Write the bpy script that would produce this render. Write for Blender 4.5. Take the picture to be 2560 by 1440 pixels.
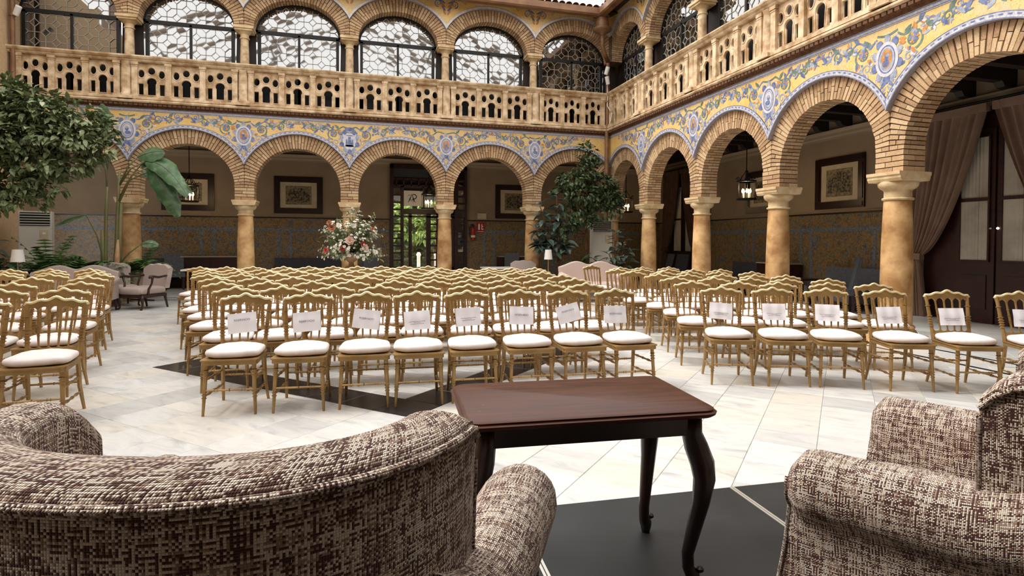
import bpy, bmesh, math, random
from mathutils import Vector, Matrix, Euler
random.seed(7)
R = random.random
U = random.uniform
PI = math.pi
sc = bpy.context.scene
COL = sc.collection
for o in list(bpy.data.objects):
    bpy.data.objects.remove(o)

# ------------------------------------------------------------------ camera
F_PX, CX, CY = 1447.4, 1296.5, 633.5
cam_data = bpy.data.cameras.new('camera')
cam = bpy.data.objects.new('camera', cam_data)
COL.objects.link(cam)
cam_data.sensor_width = 36.0
cam_data.lens = F_PX * 36.0 / 2560.0
cam_data.shift_x = (1280 - CX) / 2560.0
cam_data.shift_y = (CY - 720) / 2560.0
cam_data.clip_start = 0.05
_r = Vector((0.96218, -0.27236, 0.00555)).normalized()
_f = Vector((0.27241, 0.96197, -0.02)).normalized()
_u = _r.cross(_f).normalized()
cam.matrix_world = Matrix(((_r.x, _u.x, -_f.x, 0), (_r.y, _u.y, -_f.y, 0), (_r.z, _u.z, -_f.z, 1.4), (0, 0, 0, 1)))
sc.camera = cam
CAMP = Vector((0, 0, 1.4))

# ------------------------------------------------------------------ light
world = bpy.data.worlds.new('sky')
sc.world = world
world.use_nodes = True
bg = world.node_tree.nodes['Background']
bg.inputs[0].default_value = (1.0, 0.985, 0.96, 1)
bg.inputs[1].default_value = 2.9
sun_d = bpy.data.lights.new('sun', 'SUN')
sun_d.energy = 3.3
sun_d.angle = math.radians(20)
sun_d.color = (1.0, 0.96, 0.9)
sun = bpy.data.objects.new('sun', sun_d)
COL.objects.link(sun)
sun.location = (-6, -3, 14)
sun.rotation_euler = Vector((0.66, -0.20, -0.80)).to_track_quat('-Z', 'Y').to_euler()
sc.view_settings.view_transform = 'Standard'
sc.view_settings.look = 'None'
sc.view_settings.gamma = 1.0
sc.view_settings.use_curve_mapping = False
sc.view_settings.exposure = 0.0

# ------------------------------------------------------------------ layout
D, W = 15.482, 7.084          # courtyard faces of the back and right arcades
SB, SR = 2.480, 2.377         # bay spacing
OB, OR = 2.251, 1.981         # first column from the corner
XL = -7.34                    # left corner
GY, GX = 19.28, 10.88         # outer walls of the galleries
STZ = 0.30                    # stage height


def lin(h):
    c = [int(h[i:i + 2], 16) / 255 for i in (0, 2, 4)]
    return tuple(x / 12.92 if x <= .04045 else ((x + .055) / 1.055) ** 2.4 for x in c) + (1,)


# ------------------------------------------------------------------ materials
class NT:
    def __init__(s, name):
        s.m = bpy.data.materials.new(name)
        s.m.use_nodes = True
        s.t = s.m.node_tree
        s.b = s.t.nodes['Principled BSDF']

    def n(s, typ, **kw):
        nd = s.t.nodes.new('ShaderNode' + typ)
        for k, v in kw.items():
            if k.startswith('i_'):
                key = k[2:]
                key = int(key) if key.isdigit() else key
                if hasattr(v, 'is_output') or isinstance(v, bpy.types.NodeSocket):
                    s.t.links.new(v, nd.inputs[key])
                else:
                    nd.inputs[key].default_value = v
            else:
                setattr(nd, k, v)
        return nd

    def link(s, a, b):
        s.t.links.new(a, b)

    def math(s, op, a, b=0.0, c=None):
        nd = s.n('Math', operation=op)
        for i, x in enumerate((a, b, c)):
            if x is None:
                continue
            if isinstance(x, bpy.types.NodeSocket):
                s.link(x, nd.inputs[i])
            else:
                nd.inputs[i].default_value = x
        return nd.outputs[0]

    def mix(s, fac, a, b, mode='MIX'):
        nd = s.n('Mix', data_type='RGBA', blend_type=mode)
        for i, x in ((0, fac), (6, a), (7, b)):
            if isinstance(x, bpy.types.NodeSocket):
                s.link(x, nd.inputs[i])
            else:
                nd.inputs[i].default_value = x
        return nd.outputs[2]

    def ramp(s, fac, stops, interp='LINEAR'):
        nd = s.n('ValToRGB')
        cr = nd.color_ramp
        cr.interpolation = interp
        while len(cr.elements) < len(stops):
            cr.elements.new(0.5)
        for e, (p, c) in zip(cr.elements, stops):
            e.position = p
            e.color = c if len(c) == 4 else tuple(c) + (1,)
        s.link(fac, nd.inputs[0])
        return nd.outputs[0]

    def noise(s, vec, scale, detail=4, rough=.55, dist=0.0):
        nd = s.n('TexNoise')
        nd.inputs['Scale'].default_value = scale
        nd.inputs['Detail'].default_value = detail
        nd.inputs['Roughness'].default_value = rough
        nd.inputs['Distortion'].default_value = dist
        if vec is not None:
            s.link(vec, nd.inputs['Vector'])
        return nd.outputs['Fac']

    def pos(s):
        return s.n('NewGeometry').outputs['Position']

    def obj(s):
        return s.n('TexCoord').outputs['Object']

    def base(s, c, rough=.6, metal=0., spec=.5, ior=None):
        if isinstance(c, bpy.types.NodeSocket):
            s.link(c, s.b.inputs['Base Color'])
        else:
            s.b.inputs['Base Color'].default_value = c
        if isinstance(rough, bpy.types.NodeSocket):
            s.link(rough, s.b.inputs['Roughness'])
        else:
            s.b.inputs['Roughness'].default_value = rough
        s.b.inputs['Metallic'].default_value = metal
        s.b.inputs['Specular IOR Level'].default_value = spec
        if ior:
            s.b.inputs['IOR'].default_value = ior

    def bump(s, h, strength=.3, dist=.01):
        nd = s.n('Bump')
        nd.inputs['Strength'].default_value = strength
        nd.inputs['Distance'].default_value = dist
        s.link(h, nd.inputs['Height'])
        s.link(nd.outputs[0], s.b.inputs['Normal'])


def simple(name, hexa, rough=.6, metal=0., spec=.5, hex2=None, scale=4., bump=0., bscale=40., contrast=(.35, .65), objco=False):
    t = NT(name)
    co = t.obj() if objco else t.pos()
    if hex2:
        f = t.noise(co, scale)
        c = t.ramp(f, [(contrast[0], lin(hexa)), (contrast[1], lin(hex2))])
    else:
        c = lin(hexa)
    t.base(c, rough, metal, spec)
    if bump:
        t.bump(t.noise(co, bscale, 3), bump, .01)
    return t.m


M = {}
M['stone'] = simple('cream_limestone', 'dcc5a4', .75, hex2='a3825b', scale=5.0, bump=.35, bscale=55)
M['stone_shaft'] = simple('ochre_column_stone', 'd9b27e', .6, hex2='9c7040', scale=3.0, bump=.2, bscale=70)
M['abacus'] = simple('pale_stone', 'd9c39c', .75, hex2='b89a70', scale=5, bump=.35, bscale=60)


def brick_mat():
    t = NT('hand_made_brick')
    p = t.pos()
    cell = t.noise(p, 9.0, 2, .5)
    fine = t.noise(p, 60., 3)
    isl = t.math('FRACT', t.math('ADD', t.n('NewGeometry').outputs['Random Per Island'], t.n('ObjectInfo').outputs['Random']))
    c = t.ramp(t.math('ADD', t.math('MULTIPLY', isl, .65), t.math('MULTIPLY', cell, .4)), [(.15, lin('8c6a4a')), (.4, lin('a98562')), (.6, lin('bd9c75')), (.9, lin('cfb48e'))])
    c = t.mix(.3, c, t.ramp(fine, [(.3, lin('85623f')), (.7, lin('dcc19a'))]))
    t.base(c, .85)
    t.bump(fine, .5, .01)
    return t.m


M['brick'] = brick_mat()
M['mortar'] = simple('mortar', '6e5640', .9, hex2='574332', scale=12, bump=.4, bscale=80)


def tile_ground():
    t = NT('yellow_glazed_tile')
    p = t.pos()
    n1 = t.noise(p, 3.2, 4, .6)
    n2 = t.noise(p, 14., 5, .7, 1.5)
    c = t.ramp(n1, [(.3, lin('dcb261')), (.5, lin('e3c07c')), (.68, lin('cdbb98'))])
    c = t.mix(t.ramp(n2, [(.52, (0, 0, 0, 1)), (.6, (1, 1, 1, 1))]), c, lin('d6ab66'))
    n3 = t.noise(p, 22., 3, .6, 3.)
    c = t.mix(t.ramp(n3, [(.63, (0, 0, 0, 1)), (.67, (.8, .8, .8, 1))]), c, lin('7f7460'))
    t.base(c, .38, 0, .4)
    return t.m


M['azulejo'] = tile_ground()
M['tile_white'] = simple('white_glazed_tile', 'd2cdd0', .35, hex2='b9b4bb', scale=14)
M['tile_border'] = simple('lilac_border_tile', 'cdcacd', .4, hex2='a5a3ad', scale=30)
M['tile_blue'] = simple('cobalt_tile_paint', '4a5987', .4, hex2='7a86a8', scale=18)
M['tile_grey'] = simple('blue_grey_tile_paint', '7f88a0', .4, hex2='a9afb8', scale=18)
M['tile_green'] = simple('green_tile_paint', '4c6660', .4, hex2='708677', scale=18)
M['tile_ochre'] = simple('ochre_tile_paint', 'b1713a', .4, hex2='c98f4a', scale=18)


def dado():
    t = NT('dado_painted_tile')
    p = t.pos()
    w = t.noise(p, 4.2, 5, .6, 2.6)
    c = t.ramp(w, [(.33, lin('4a5666')), (.43, lin('75736a')), (.5, lin('a07c3e')), (.58, lin('7d6136')), (.68, lin('515863'))])
    n = t.noise(p, 26, 4, .7, 2.)
    c = t.mix(t.ramp(n, [(.5, (0, 0, 0, 1)), (.58, (.75, .75, .75, 1))]), c, lin('34353a'))
    t.base(c, .35)
    return t.m


M['dado'] = dado()
M['dado_band'] = simple('pale_blue_tile_band', '7c8790', .4, hex2='4b5563', scale=26)
M['plaster'] = simple('cream_plaster', 'a08c74', .9, hex2='958169', scale=1.6, bump=.08)
M['moulding'] = simple('pale_cornice_plaster', 'a8977e', .85)
M['dark_wood'] = simple('dark_ceiling_wood', '2a1a10', .6, hex2='1c110a', scale=6)
M['door_wood'] = simple('red_brown_door_wood', '38160d', .45, hex2='240d08', scale=5)
M['black_metal'] = simple('black_iron', '14110f', .5, .3)
M['lead'] = simple('grey_lead_came', '9c9890', .55, .2)
M['copper'] = simple('brown_painted_gutter', '86603f', .5, .1, hex2='68472b', scale=3)
M['roof_tile'] = simple('terracotta_roof_tile', '9a6a48', .85, hex2='71492f', scale=10)
M['rafter'] = simple('brown_rafter', '7d6a58', .7)
M['white_plastic'] = simple('white_plastic', 'dcd9d2', .45)


def window_glass():
    t = NT('dark_reflecting_glass')
    t.base(lin('15140f'), .03, 0, .5, 3.4)
    return t.m


M['glass'] = window_glass()


def clear_glass():
    t = NT('clear_pane')
    tr = t.n('BsdfTransparent')
    gl = t.n('BsdfGlossy')
    gl.inputs['Roughness'].default_value = .02
    mx = t.n('MixShader')
    mx.inputs[0].default_value = .08
    t.link(tr.outputs[0], mx.inputs[1])
    t.link(gl.outputs[0], mx.inputs[2])
    t.link(mx.outputs[0], t.t.nodes['Material Output'].inputs[0])
    return t.m


M['clear'] = clear_glass()

TQ = .572 / math.sqrt(2)      # floor tile edge, laid at 45 degrees


def marble(name, dark):
    t = NT(name)
    p = t.pos()
    rot = t.n('VectorRotate', rotation_type='Z_AXIS')
    rot.inputs['Angle'].default_value = PI / 4
    t.link(p, rot.inputs['Vector'])
    # per-slab random from the slab's place on the grid
    sep = t.n('SeparateXYZ')
    t.link(rot.outputs[0], sep.inputs[0])
    # rotated x = (x-y)/sqrt2 , rotated y = (x+y)/sqrt2
    ix = t.math('FLOOR', t.math('DIVIDE', t.math('ADD', sep.outputs[0], 4.19 / math.sqrt(2)), TQ))
    iy = t.math('FLOOR', t.math('DIVIDE', t.math('SUBTRACT', sep.outputs[1], 5.05 / math.sqrt(2)), TQ))
    cmb = t.n('CombineXYZ')
    t.link(ix, cmb.inputs[0])
    t.link(iy, cmb.inputs[1])
    wn = t.n('TexWhiteNoise', noise_dimensions='2D')
    t.link(cmb.outputs[0], wn.inputs['Vector'])
    off = t.n('VectorMath', operation='SCALE')
    t.link(wn.outputs['Color'], off.inputs[0])
    off.inputs['Scale'].default_value = 30
    add = t.n('VectorMath', operation='ADD')
    t.link(rot.outputs[0], add.inputs[0])
    t.link(off.outputs[0], add.inputs[1])
    mp = t.n('Mapping')
    mp.inputs['Scale'].default_value = (1.0, 3.2, 1)
    t.link(add.outputs[0], mp.inputs['Vector'])
    v = t.noise(mp.outputs[0], 2.4, 6, .62, 1.1)
    if dark:
        c = t.ramp(v, [(.3, lin('161719')), (.6, lin('232427')), (.72, lin('4b4a48'))])
        t.base(c, .28, 0, .5)
    else:
        c = t.ramp(v, [(.25, lin('a9aaa9')), (.42, lin('cdccca')), (.6, lin('dbd9d5')), (.8, lin('cbc5bb'))])
        tone = t.ramp(wn.outputs['Value'], [(0, lin('e2e3e4')), (.5, lin('ffffff')), (1, lin('fbf5ec'))])
        c = t.mix(1.0, c, tone, 'MULTIPLY')
        t.base(c, .3, 0, .45)
    return t.m


M['marble'] = marble('white_marble', False)
M['black_marble'] = marble('black_marble', True)
M['grout'] = simple('floor_bedding', 'a8a49c', .8)


def stage_mat():
    t = NT('black_stage_laminate')
    p = t.pos()
    n = t.noise(p, 3, 4)
    s = t.noise(p, 90, 2)
    c = t.ramp(n, [(.3, lin('191a1b')), (.7, lin('2b2c2d'))])
    c = t.mix(t.ramp(s, [(.72, (0, 0, 0, 1)), (.78, (.4, .4, .4, 1))]), c, lin('6a6a68'))
    t.base(c, .5, 0, .35)
    return t.m


M['stage'] = stage_mat()
M['aluminium'] = simple('aluminium_edge', 'cfccc4', .35, .7)
M['gold'] = simple('gold_paint', 'ae8d5a', .34, .45, .5, hex2='917042', scale=5, objco=True)
M['gold_bright'] = simple('polished_gold_edge', 'ead7a8', .28, .3, .6)  # painted highlight: paler gold imitates light catching the crest tops
M['cushion'] = simple('white_cotton', 'ece2de', .85, hex2='ded2cf', scale=9, bump=.25, bscale=16)
M['paper'] = simple('white_paper', 'e6e2e6', .7)
M['ink'] = simple('grey_ink', '55524f', .7)
M['table_wood'] = simple('dark_mahogany', '2b150d', .3, 0, .5, hex2='1a0b07', scale=7)


def top_wood():
    t = NT('mahogany_table_top')
    o = t.obj()
    mp = t.n('Mapping')
    mp.inputs['Scale'].default_value = (1.5, 18, 1)
    t.link(o, mp.inputs['Vector'])
    n = t.noise(mp.outputs[0], 3.0, 5, .6, .6)
    c = t.ramp(n, [(.25, lin('2c130b')), (.5, lin('45210f')), (.75, lin('57301a'))])
    s = t.noise(o, 38., 2)
    c = t.mix(t.ramp(s, [(.74, (0, 0, 0, 1)), (.77, (.45, .45, .45, 1))]), c, lin('8b6b54'))
    t.base(c, t.ramp(n, [(0, (.34,) * 3), (1, (.5,) * 3)]), 0, .3)
    return t.m


M['table_top'] = top_wood()


def tweed(name, thread, dark, mid, light):
    """woven threads from the UV (metres)"""
    t = NT(name)
    uv = t.n('UVMap').outputs[0]
    sep = t.n('SeparateXYZ')
    t.link(uv, sep.inputs[0])
    a = t.math('DIVIDE', sep.outputs[0], thread)
    b = t.math('DIVIDE', sep.outputs[1], thread)
    ia, ib = t.math('FLOOR', a), t.math('FLOOR', b)
    fa, fb = t.math('FRACT', a), t.math('FRACT', b)

    def seg(i, along, salt):
        c1 = t.n('CombineXYZ')
        t.link(i, c1.inputs[0])
        c1.inputs[1].default_value = salt
        w1 = t.n('TexWhiteNoise', noise_dimensions='2D')
        t.link(c1.outputs[0], w1.inputs['Vector'])
        k = t.math('FLOOR', t.math('ADD', t.math('DIVIDE', along, 9.0), t.math('MULTIPLY', w1.outputs['Value'], 9.0)))
        c2 = t.n('CombineXYZ')
        t.link(i, c2.inputs[0])
        t.link(k, c2.inputs[1])
        c2.inputs[2].default_value = salt
        w2 = t.n('TexWhiteNoise', noise_dimensions='3D')
        t.link(c2.outputs[0], w2.inputs['Vector'])
        return w2.outputs['Value']
    stops = [(0, lin(dark)), (.33, lin(mid)), (.60, lin(light))]
    warp = t.ramp(seg(ia, b, 1.3), stops, 'CONSTANT')
    weft = t.ramp(seg(ib, a, 7.7), stops, 'CONSTANT')
    par = t.math('MODULO', t.math('ADD', t.math('ABSOLUTE', ia), t.math('ABSOLUTE', ib)), 2.0)
    over = t.math('GREATER_THAN', par, .5)
    col = t.mix(over, warp, weft)
    ha = t.math('SINE', t.math('MULTIPLY', fa, PI))
    hb = t.math('SINE', t.math('MULTIPLY', fb, PI))
    h = t.math('MULTIPLY', t.math('POWER', ha, .6), t.math('POWER', hb, .6))
    t.base(col, .9, 0, .15)
    t.b.inputs['Sheen Weight'].default_value = .15
    t.bump(h, .9, .0025)
    return t.m


M['tweed'] = tweed('brown_cream_tweed', .0031, '54322b', 'a58b79', 'e9d9c8')


def striped(name, h1, h2, sc_):
    t = NT(name)
    o = t.obj()
    w = t.n('TexWave', wave_type='BANDS', bands_direction='X')
    t.link(o, w.inputs['Vector'])
    w.inputs['Scale'].default_value = sc_
    n = t.noise(o, 60, 3)
    c = t.mix(w.outputs['Fac'], lin(h1), lin(h2))
    c = t.mix(.3, c, t.ramp(n, [(.3, lin(h1)), (.7, lin(h2))]))
    t.base(c, .9, 0, .2)
    return t.m


M['sofa_grey'] = striped('striped_mauve_grey_upholstery', '9b8b84', 'b1a29a', 12)
M['sofa_pink'] = striped('striped_dusty_pink_upholstery', 'bfa79d', 'd3c0b6', 12)
M['chair_wood'] = simple('carved_dark_walnut', '38190f', .4, hex2='240f09', scale=8)
M['grey_fabric'] = simple('charcoal_grey_fabric', '45464a', .9, hex2='3a3b3f', scale=20)
M['pale_grey_fabric'] = simple('ash_grey_fabric', '66676c', .9, hex2='58595e', scale=20)
M['curtain'] = simple('taupe_velvet_curtain', '957a69', .85, hex2='836857', scale=3)
M['curtain_dark'] = simple('brown_velvet_curtain', '5f4536', .9, hex2='4f382b', scale=3)
M['sheer'] = simple('off_white_sheer', 'c3bcae', .9, hex2='a59e90', scale=2)
M['ac'] = simple('ivory_enamel', 'd9d5c9', .45, hex2='cfcabd', scale=2)
M['ac_dark'] = simple('black_louvre_gap', '0f0e0d', .6)
M['lamp_shade'] = simple('white_lamp_shade', 'e4e0da', .8)
M['chrome'] = simple('satin_steel', 'b8b6b2', .3, .9)
M['marble_top'] = simple('white_table_marble', 'e2ded6', .3)
M['red'] = simple('red_enamel', 'b01c17', .35)
M['white_print'] = simple('white_print', 'e8e4dc', .6)
M['black_print'] = simple('black_print', '17140f', .6)
M['mount'] = simple('cream_mount_board', 'cfc1a2', .8, hex2='c2b292', scale=5)
M['print'] = simple('sepia_engraving', '9b8c6c', .8, hex2='6d6149', scale=16, contrast=(.4, .6))
M['print_dark'] = simple('engraved_figures', '8a7d61', .8, hex2='322c22', scale=22, contrast=(.4, .6))
M['frame'] = simple('dark_mahogany_frame', '2f120c', .35, hex2='1c0a07', scale=5)
M['terracotta'] = simple('clay_urn', 'b9936e', .8, hex2='a17c58', scale=6)
M['soil'] = simple('potting_soil', '2b1d14', .95)
M['pot'] = simple('beige_stone_pot', 'b9a68c', .8, hex2='a18d72', scale=5)


def leaf_mat(name, a, b, c, rough=.45):
    t = NT(name)
    n = t.noise(t.pos(), 7., 3)
    w = t.n('ObjectInfo').outputs['Random']
    col = t.ramp(t.math('ADD', t.math('MULTIPLY', n, .7), t.math('MULTIPLY', w, .3)), [(.3, lin(a)), (.52, lin(b)), (.75, lin(c))])
    t.base(col, rough, 0, .4)
    return t.m


M['leaf_ficus'] = leaf_mat('light_ficus_leaf', '55643c', '86916a', 'bcc19f')
M['leaf_dark'] = leaf_mat('dark_ficus_leaf', '34452a', '52633f', '7c8a63')
M['leaf_rubber'] = leaf_mat('rubber_plant_leaf', '34443a', '4d5f54', '7d8d82', .3)
M['leaf_banana'] = leaf_mat('banana_leaf', '344f30', '56724f', '93a890', .4)
M['leaf_fern'] = leaf_mat('fern_frond', '2f4722', '4b6836', '6f8a4a')
M['leaf_out'] = leaf_mat('sunlit_garden_leaf', '5c7a33', '8aa552', 'b8cb83')
M['stem'] = simple('green_stem', '5d6a3c', .6, hex2='7a6a45', scale=5)
M['bark'] = simple('brown_bark', '6b4a2f', .85, hex2='4c3321', scale=9, bump=.4)
M['petal_white'] = simple('white_petal', 'efe9dd', .7)
M['petal_pink'] = simple('pink_petal', 'e3bdb0', .7)
M['petal_red'] = simple('red_petal', 'b5403a', .7)
M['petal_rust'] = simple('rust_petal', 'b06a48', .7)


def emit(name, hexa, s):
    t = NT(name)
    t.b.inputs['Base Color'].default_value = lin(hexa)
    t.b.inputs['Emission Color'].default_value = lin(hexa)
    t.b.inputs['Emission Strength'].default_value = s
    return t.m


M['bulb'] = emit('glowing_bulb', 'ffd79a', 14)
M['led'] = emit('small_lit_lamp', 'fff0d8', 8)  # emission in the material of one door knob, not a lamp
M['paving'] = simple('pale_paving', 'd9d3c8', .8)

# ------------------------------------------------------------------ mesh helpers
class MB:
    def __init__(s):
        s.v, s.f, s.u = [], [], []

    def add(s, vs, fs, uvs=None):
        k = len(s.v)
        s.v += [tuple(p) for p in vs]
        for i, f in enumerate(fs):
            s.f.append([k + j for j in f])
            s.u.append(uvs[i] if uvs else None)
        return s

    def hexa(s, p):
        return s.add(p, [(0, 3, 2, 1), (4, 5, 6, 7), (0, 1, 5, 4), (1, 2, 6, 5), (2, 3, 7, 6), (3, 0, 4, 7)])

    def box(s, x0, x1, y0, y1, z0, z1):
        return s.hexa([(x0, y0, z0), (x1, y0, z0), (x1, y1, z0), (x0, y1, z0), (x0, y0, z1), (x1, y0, z1), (x1, y1, z1), (x0, y1, z1)])

    def rbox(s, c, size, rz=0., rx=0., ry=0.):
        m = Euler((rx, ry, rz)).to_matrix()
        a, b, h = [d / 2 for d in size]
        c = Vector(c)
        P = [(-a, -b, -h), (a, -b, -h), (a, b, -h), (-a, b, -h), (-a, -b, h), (a, -b, h), (a, b, h), (-a, b, h)]
        return s.hexa([c + m @ Vector(p) for p in P])

    def lathe(s, prof, n=16, c=(0, 0, 0), sx=1., sy=1., mat=None):
        vs, fs = [], []
        for r, z in prof:
            for i in range(n):
                a = 2 * PI * i / n
                p = Vector((r * math.cos(a) * sx, r * math.sin(a) * sy, z))
                if mat:
                    p = mat @ p
                vs.append((p.x + c[0], p.y + c[1], p.z + c[2]))
        for k in range(len(prof) - 1):
            for i in range(n):
                j = (i + 1) % n
                fs.append((k * n + i, k * n + j, (k + 1) * n + j, (k + 1) * n + i))
        fs.append(tuple(range(n - 1, -1, -1)))
        e = (len(prof) - 1) * n
        fs.append(tuple(range(e, e + n)))
        return s.add(vs, fs)

    def tube(s, pts, rad, n=8):
        pts = [Vector(p) for p in pts]
        m = len(pts)
        if not hasattr(rad, '__len__'):
            rad = [rad] * m
        vs, fs = [], []
        ref = None
        for i, p in enumerate(pts):
            d = (pts[min(i + 1, m - 1)] - pts[max(i - 1, 0)]).normalized()
            if ref is None:
                ref = d.orthogonal().normalized()
            ref = (ref - d * ref.dot(d))
            ref = ref.normalized() if ref.length > 1e-6 else d.orthogonal().normalized()
            b = d.cross(ref)
            for k in range(n):
                a = 2 * PI * k / n
                vs.append(p + (ref * math.cos(a) + b * math.sin(a)) * rad[i])
        for i in range(m - 1):
            for k in range(n):
                j = (k + 1) % n
                fs.append((i * n + k, i * n + j, (i + 1) * n + j, (i + 1) * n + k))
        fs.append(tuple(range(n - 1, -1, -1)))
        fs.append(tuple(range((m - 1) * n, m * n)))
        return s.add(vs, fs)

    def sheet(s, fn, nu, nv, uvs=None, wrapv=False):
        """fn(i,j)->(point[,uv])"""
        vs, uv = [], []
        for i in range(nu):
            for j in range(nv):
                r = fn(i, j)
                if uvs:
                    vs.append(r[0])
                    uv.append(r[1])
                else:
                    vs.append(r)
        fs, fu = [], []
        for i in range(nu - 1):
            for j in range(nv - 1 + (1 if wrapv else 0)):
                k = (j + 1) % nv
                q = (i * nv + j, (i + 1) * nv + j, (i + 1) * nv + k, i * nv + k)
                fs.append(q)
                if uvs:
                    fu.append([uv[x] for x in q])
        return s.add(vs, fs, fu if uvs else None)

    def prism(s, poly, f0, f1):
        """poly: 2D points; f0,f1 map (a,b)->3D for both ends"""
        n = len(poly)
        vs = [f0(*p) for p in poly] + [f1(*p) for p in poly]
        fs = [tuple(range(n - 1, -1, -1)), tuple(range(n, 2 * n))]
        fs += [(i, (i + 1) % n, n + (i + 1) % n, n + i) for i in range(n)]
        return s.add(vs, fs)

    def mesh(s, name, mat, smooth=False, fix=True):
        me = bpy.data.meshes.new(name)
        me.from_pydata(s.v, [], s.f)
        if any(x is not None for x in s.u):
            ul = me.uv_layers.new(name='UVMap')
            k = 0
            for f, u in zip(s.f, s.u):
                for q in range(len(f)):
                    if u:
                        ul.data[k].uv = u[q]
                    k += 1
        if fix:
            bm = bmesh.new()
            bm.from_mesh(me)
            bmesh.ops.recalc_face_normals(bm, faces=bm.faces)
            bm.to_mesh(me)
            bm.free()
        if smooth:
            me.shade_smooth()
            if smooth == 'angle':
                sharp_by_angle(me)
        if mat:
            me.materials.append(mat)
        return me

    def obj(s, name, mat, parent=None, smooth=False, fix=True, loc=None):
        return link(name, s.mesh(name, mat, smooth, fix), parent, loc)


def sharp_by_angle(me, deg=40):
    bm = bmesh.new()
    bm.from_mesh(me)
    lim = math.radians(deg)
    for e in bm.edges:
        e.smooth = len(e.link_faces) == 2 and e.calc_face_angle(0) < lim
    bm.to_mesh(me)
    bm.free()


def link(name, me, parent=None, loc=None):
    o = bpy.data.objects.new(name, me)
    COL.objects.link(o)
    if parent:
        o.parent = parent
    if loc:
        o.location = loc
    return o


def tag(o, label=None, cat=None, group=None, kind=None):
    if label:
        o['label'] = label
    if cat:
        o['category'] = cat
    if group:
        o['group'] = group
    if kind:
        o['kind'] = kind
    return o


def thing(name, label, cat, loc=(0, 0, 0), rz=0., group=None):
    o = link(name, None, None, loc)
    o.rotation_euler = (0, 0, rz)
    o.empty_display_size = .1
    return tag(o, label, cat, group)


KIDS = {}


def copy_tree(root, kids, loc, rz, label, group=None):
    r = root.copy()
    COL.objects.link(r)
    r.location = loc
    r.rotation_euler = (0, 0, rz)
    tag(r, label, None, group)
    for k in kids:
        c = k.copy()
        COL.objects.link(c)
        c.parent = r
    return r


def struct(o):
    o['kind'] = 'structure'
    return o


def curve_mesh(name, loops, depth, bevel=0.):
    """2D outline with holes -> mesh in XY, extruded in Z by +-depth"""
    cu = bpy.data.curves.new(name, 'CURVE')
    cu.dimensions = '2D'
    cu.fill_mode = 'BOTH'
    cu.extrude = depth
    cu.bevel_depth = bevel
    cu.bevel_resolution = 0
    for lp in loops:
        sp = cu.splines.new('POLY')
        sp.points.add(len(lp) - 1)
        for p, q in zip(sp.points, lp):
            p.co = (q[0], q[1], 0, 1)
        sp.use_cyclic_u = True
    o = bpy.data.objects.new(name, cu)
    COL.objects.link(o)
    dg = bpy.context.evaluated_depsgraph_get()
    me = bpy.data.meshes.new_from_object(o.evaluated_get(dg))
    bpy.data.objects.remove(o)
    me.name = name
    return me


def text_mesh(name, body, size, mat):
    cu = bpy.data.curves.new(name, 'FONT')
    cu.body = body
    cu.size = size
    cu.align_x = 'CENTER'
    cu.align_y = 'CENTER'
    cu.extrude = .0004
    o = bpy.data.objects.new(name, cu)
    COL.objects.link(o)
    dg = bpy.context.evaluated_depsgraph_get()
    me = bpy.data.meshes.new_from_object(o.evaluated_get(dg))
    bpy.data.objects.remove(o)
    me.materials.clear()
    me.materials.append(mat)
    return me


def split_instances(parent, name, mats, meshes, mat, limit=300, eye=None, lift=None):
    """pieces given as local matrices: the ones nearest the camera become parts, the rest one joined part"""
    base = parent.matrix_basis
    e = eye or CAMP
    order = sorted(range(len(mats)), key=lambda i: ((base @ mats[i]).translation - e).length)
    for i in order[:limit]:
        o = link(name, meshes[i % len(meshes)], parent)
        o.matrix_basis = mats[i]
    rest = order[limit:]
    if rest:
        mb = MB()
        for i in rest:
            me = meshes[i % len(meshes)]
            mb.add([mats[i] @ v.co for v in me.vertices], [tuple(p.vertices) for p in me.polygons])
        o = mb.obj(name + '_mass', mat, parent, fix=False)
        tag(o, kind='stuff')

# ================================================================== FLOOR
mb = MB()
mb.box(-9.5, GX + .1, -6, GY + .1, -.2, -.005)
floor = struct(mb.obj('floor', M['grout']))
tag(floor, 'white marble courtyard floor with black diamond inlay')
S2 = math.sqrt(2)


def slab_mesh(name, mat):
    m_ = MB()
    h = TQ / 2 - .0014
    b = .0025
    lo = [(-h, -h), (h, -h), (h, h), (-h, h)]
    hi = [(-h + b, -h + b), (h - b, -h + b), (h - b, h - b), (-h + b, h - b)]
    vs = [(x, y, -.012) for x, y in lo] + [(x, y, -.002) for x, y in lo] + [(x, y, 0) for x, y in hi]
    fs = [(8, 9, 10, 11)]
    for k in range(4):
        j = (k + 1) % 4
        fs += [(k, j, 4 + j, 4 + k), (4 + k, 4 + j, 8 + j, 8 + k)]
    m_.add(vs, fs)
    return m_.mesh(name, mat)


slab_w = slab_mesh('marble_tile', M['marble'])
slab_k = slab_mesh('black_marble_tile', M['black_marble'])
tw, tk = [], []
rotm = Matrix.Rotation(-PI / 4, 4, 'Z')
for i in range(-40, 50):
    for j in range(-40, 60):
        b_ = 4.19 + .572 * (i + .5)      # y-x
        a_ = 5.05 + .572 * (j + .5)      # x+y
        x, y = (a_ - b_) / 2, (a_ + b_) / 2
        if not (-9.2 < x < GX - .3 and -1.2 < y < GY - .3):
            continue
        if XL + .2 > x and y < D:
            continue
        fr = 0 <= i <= 8 and 0 <= j <= 8 and (i in (0, 8) or j in (0, 8))
        m_ = Matrix.Translation((x, y, U(-.0006, .0006))) @ rotm
        # slabs wholly under the stage are not laid
        if y < 2.0 and -2.5 < x < 3.4:
            continue
        (tk if fr else tw).append(m_)
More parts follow.
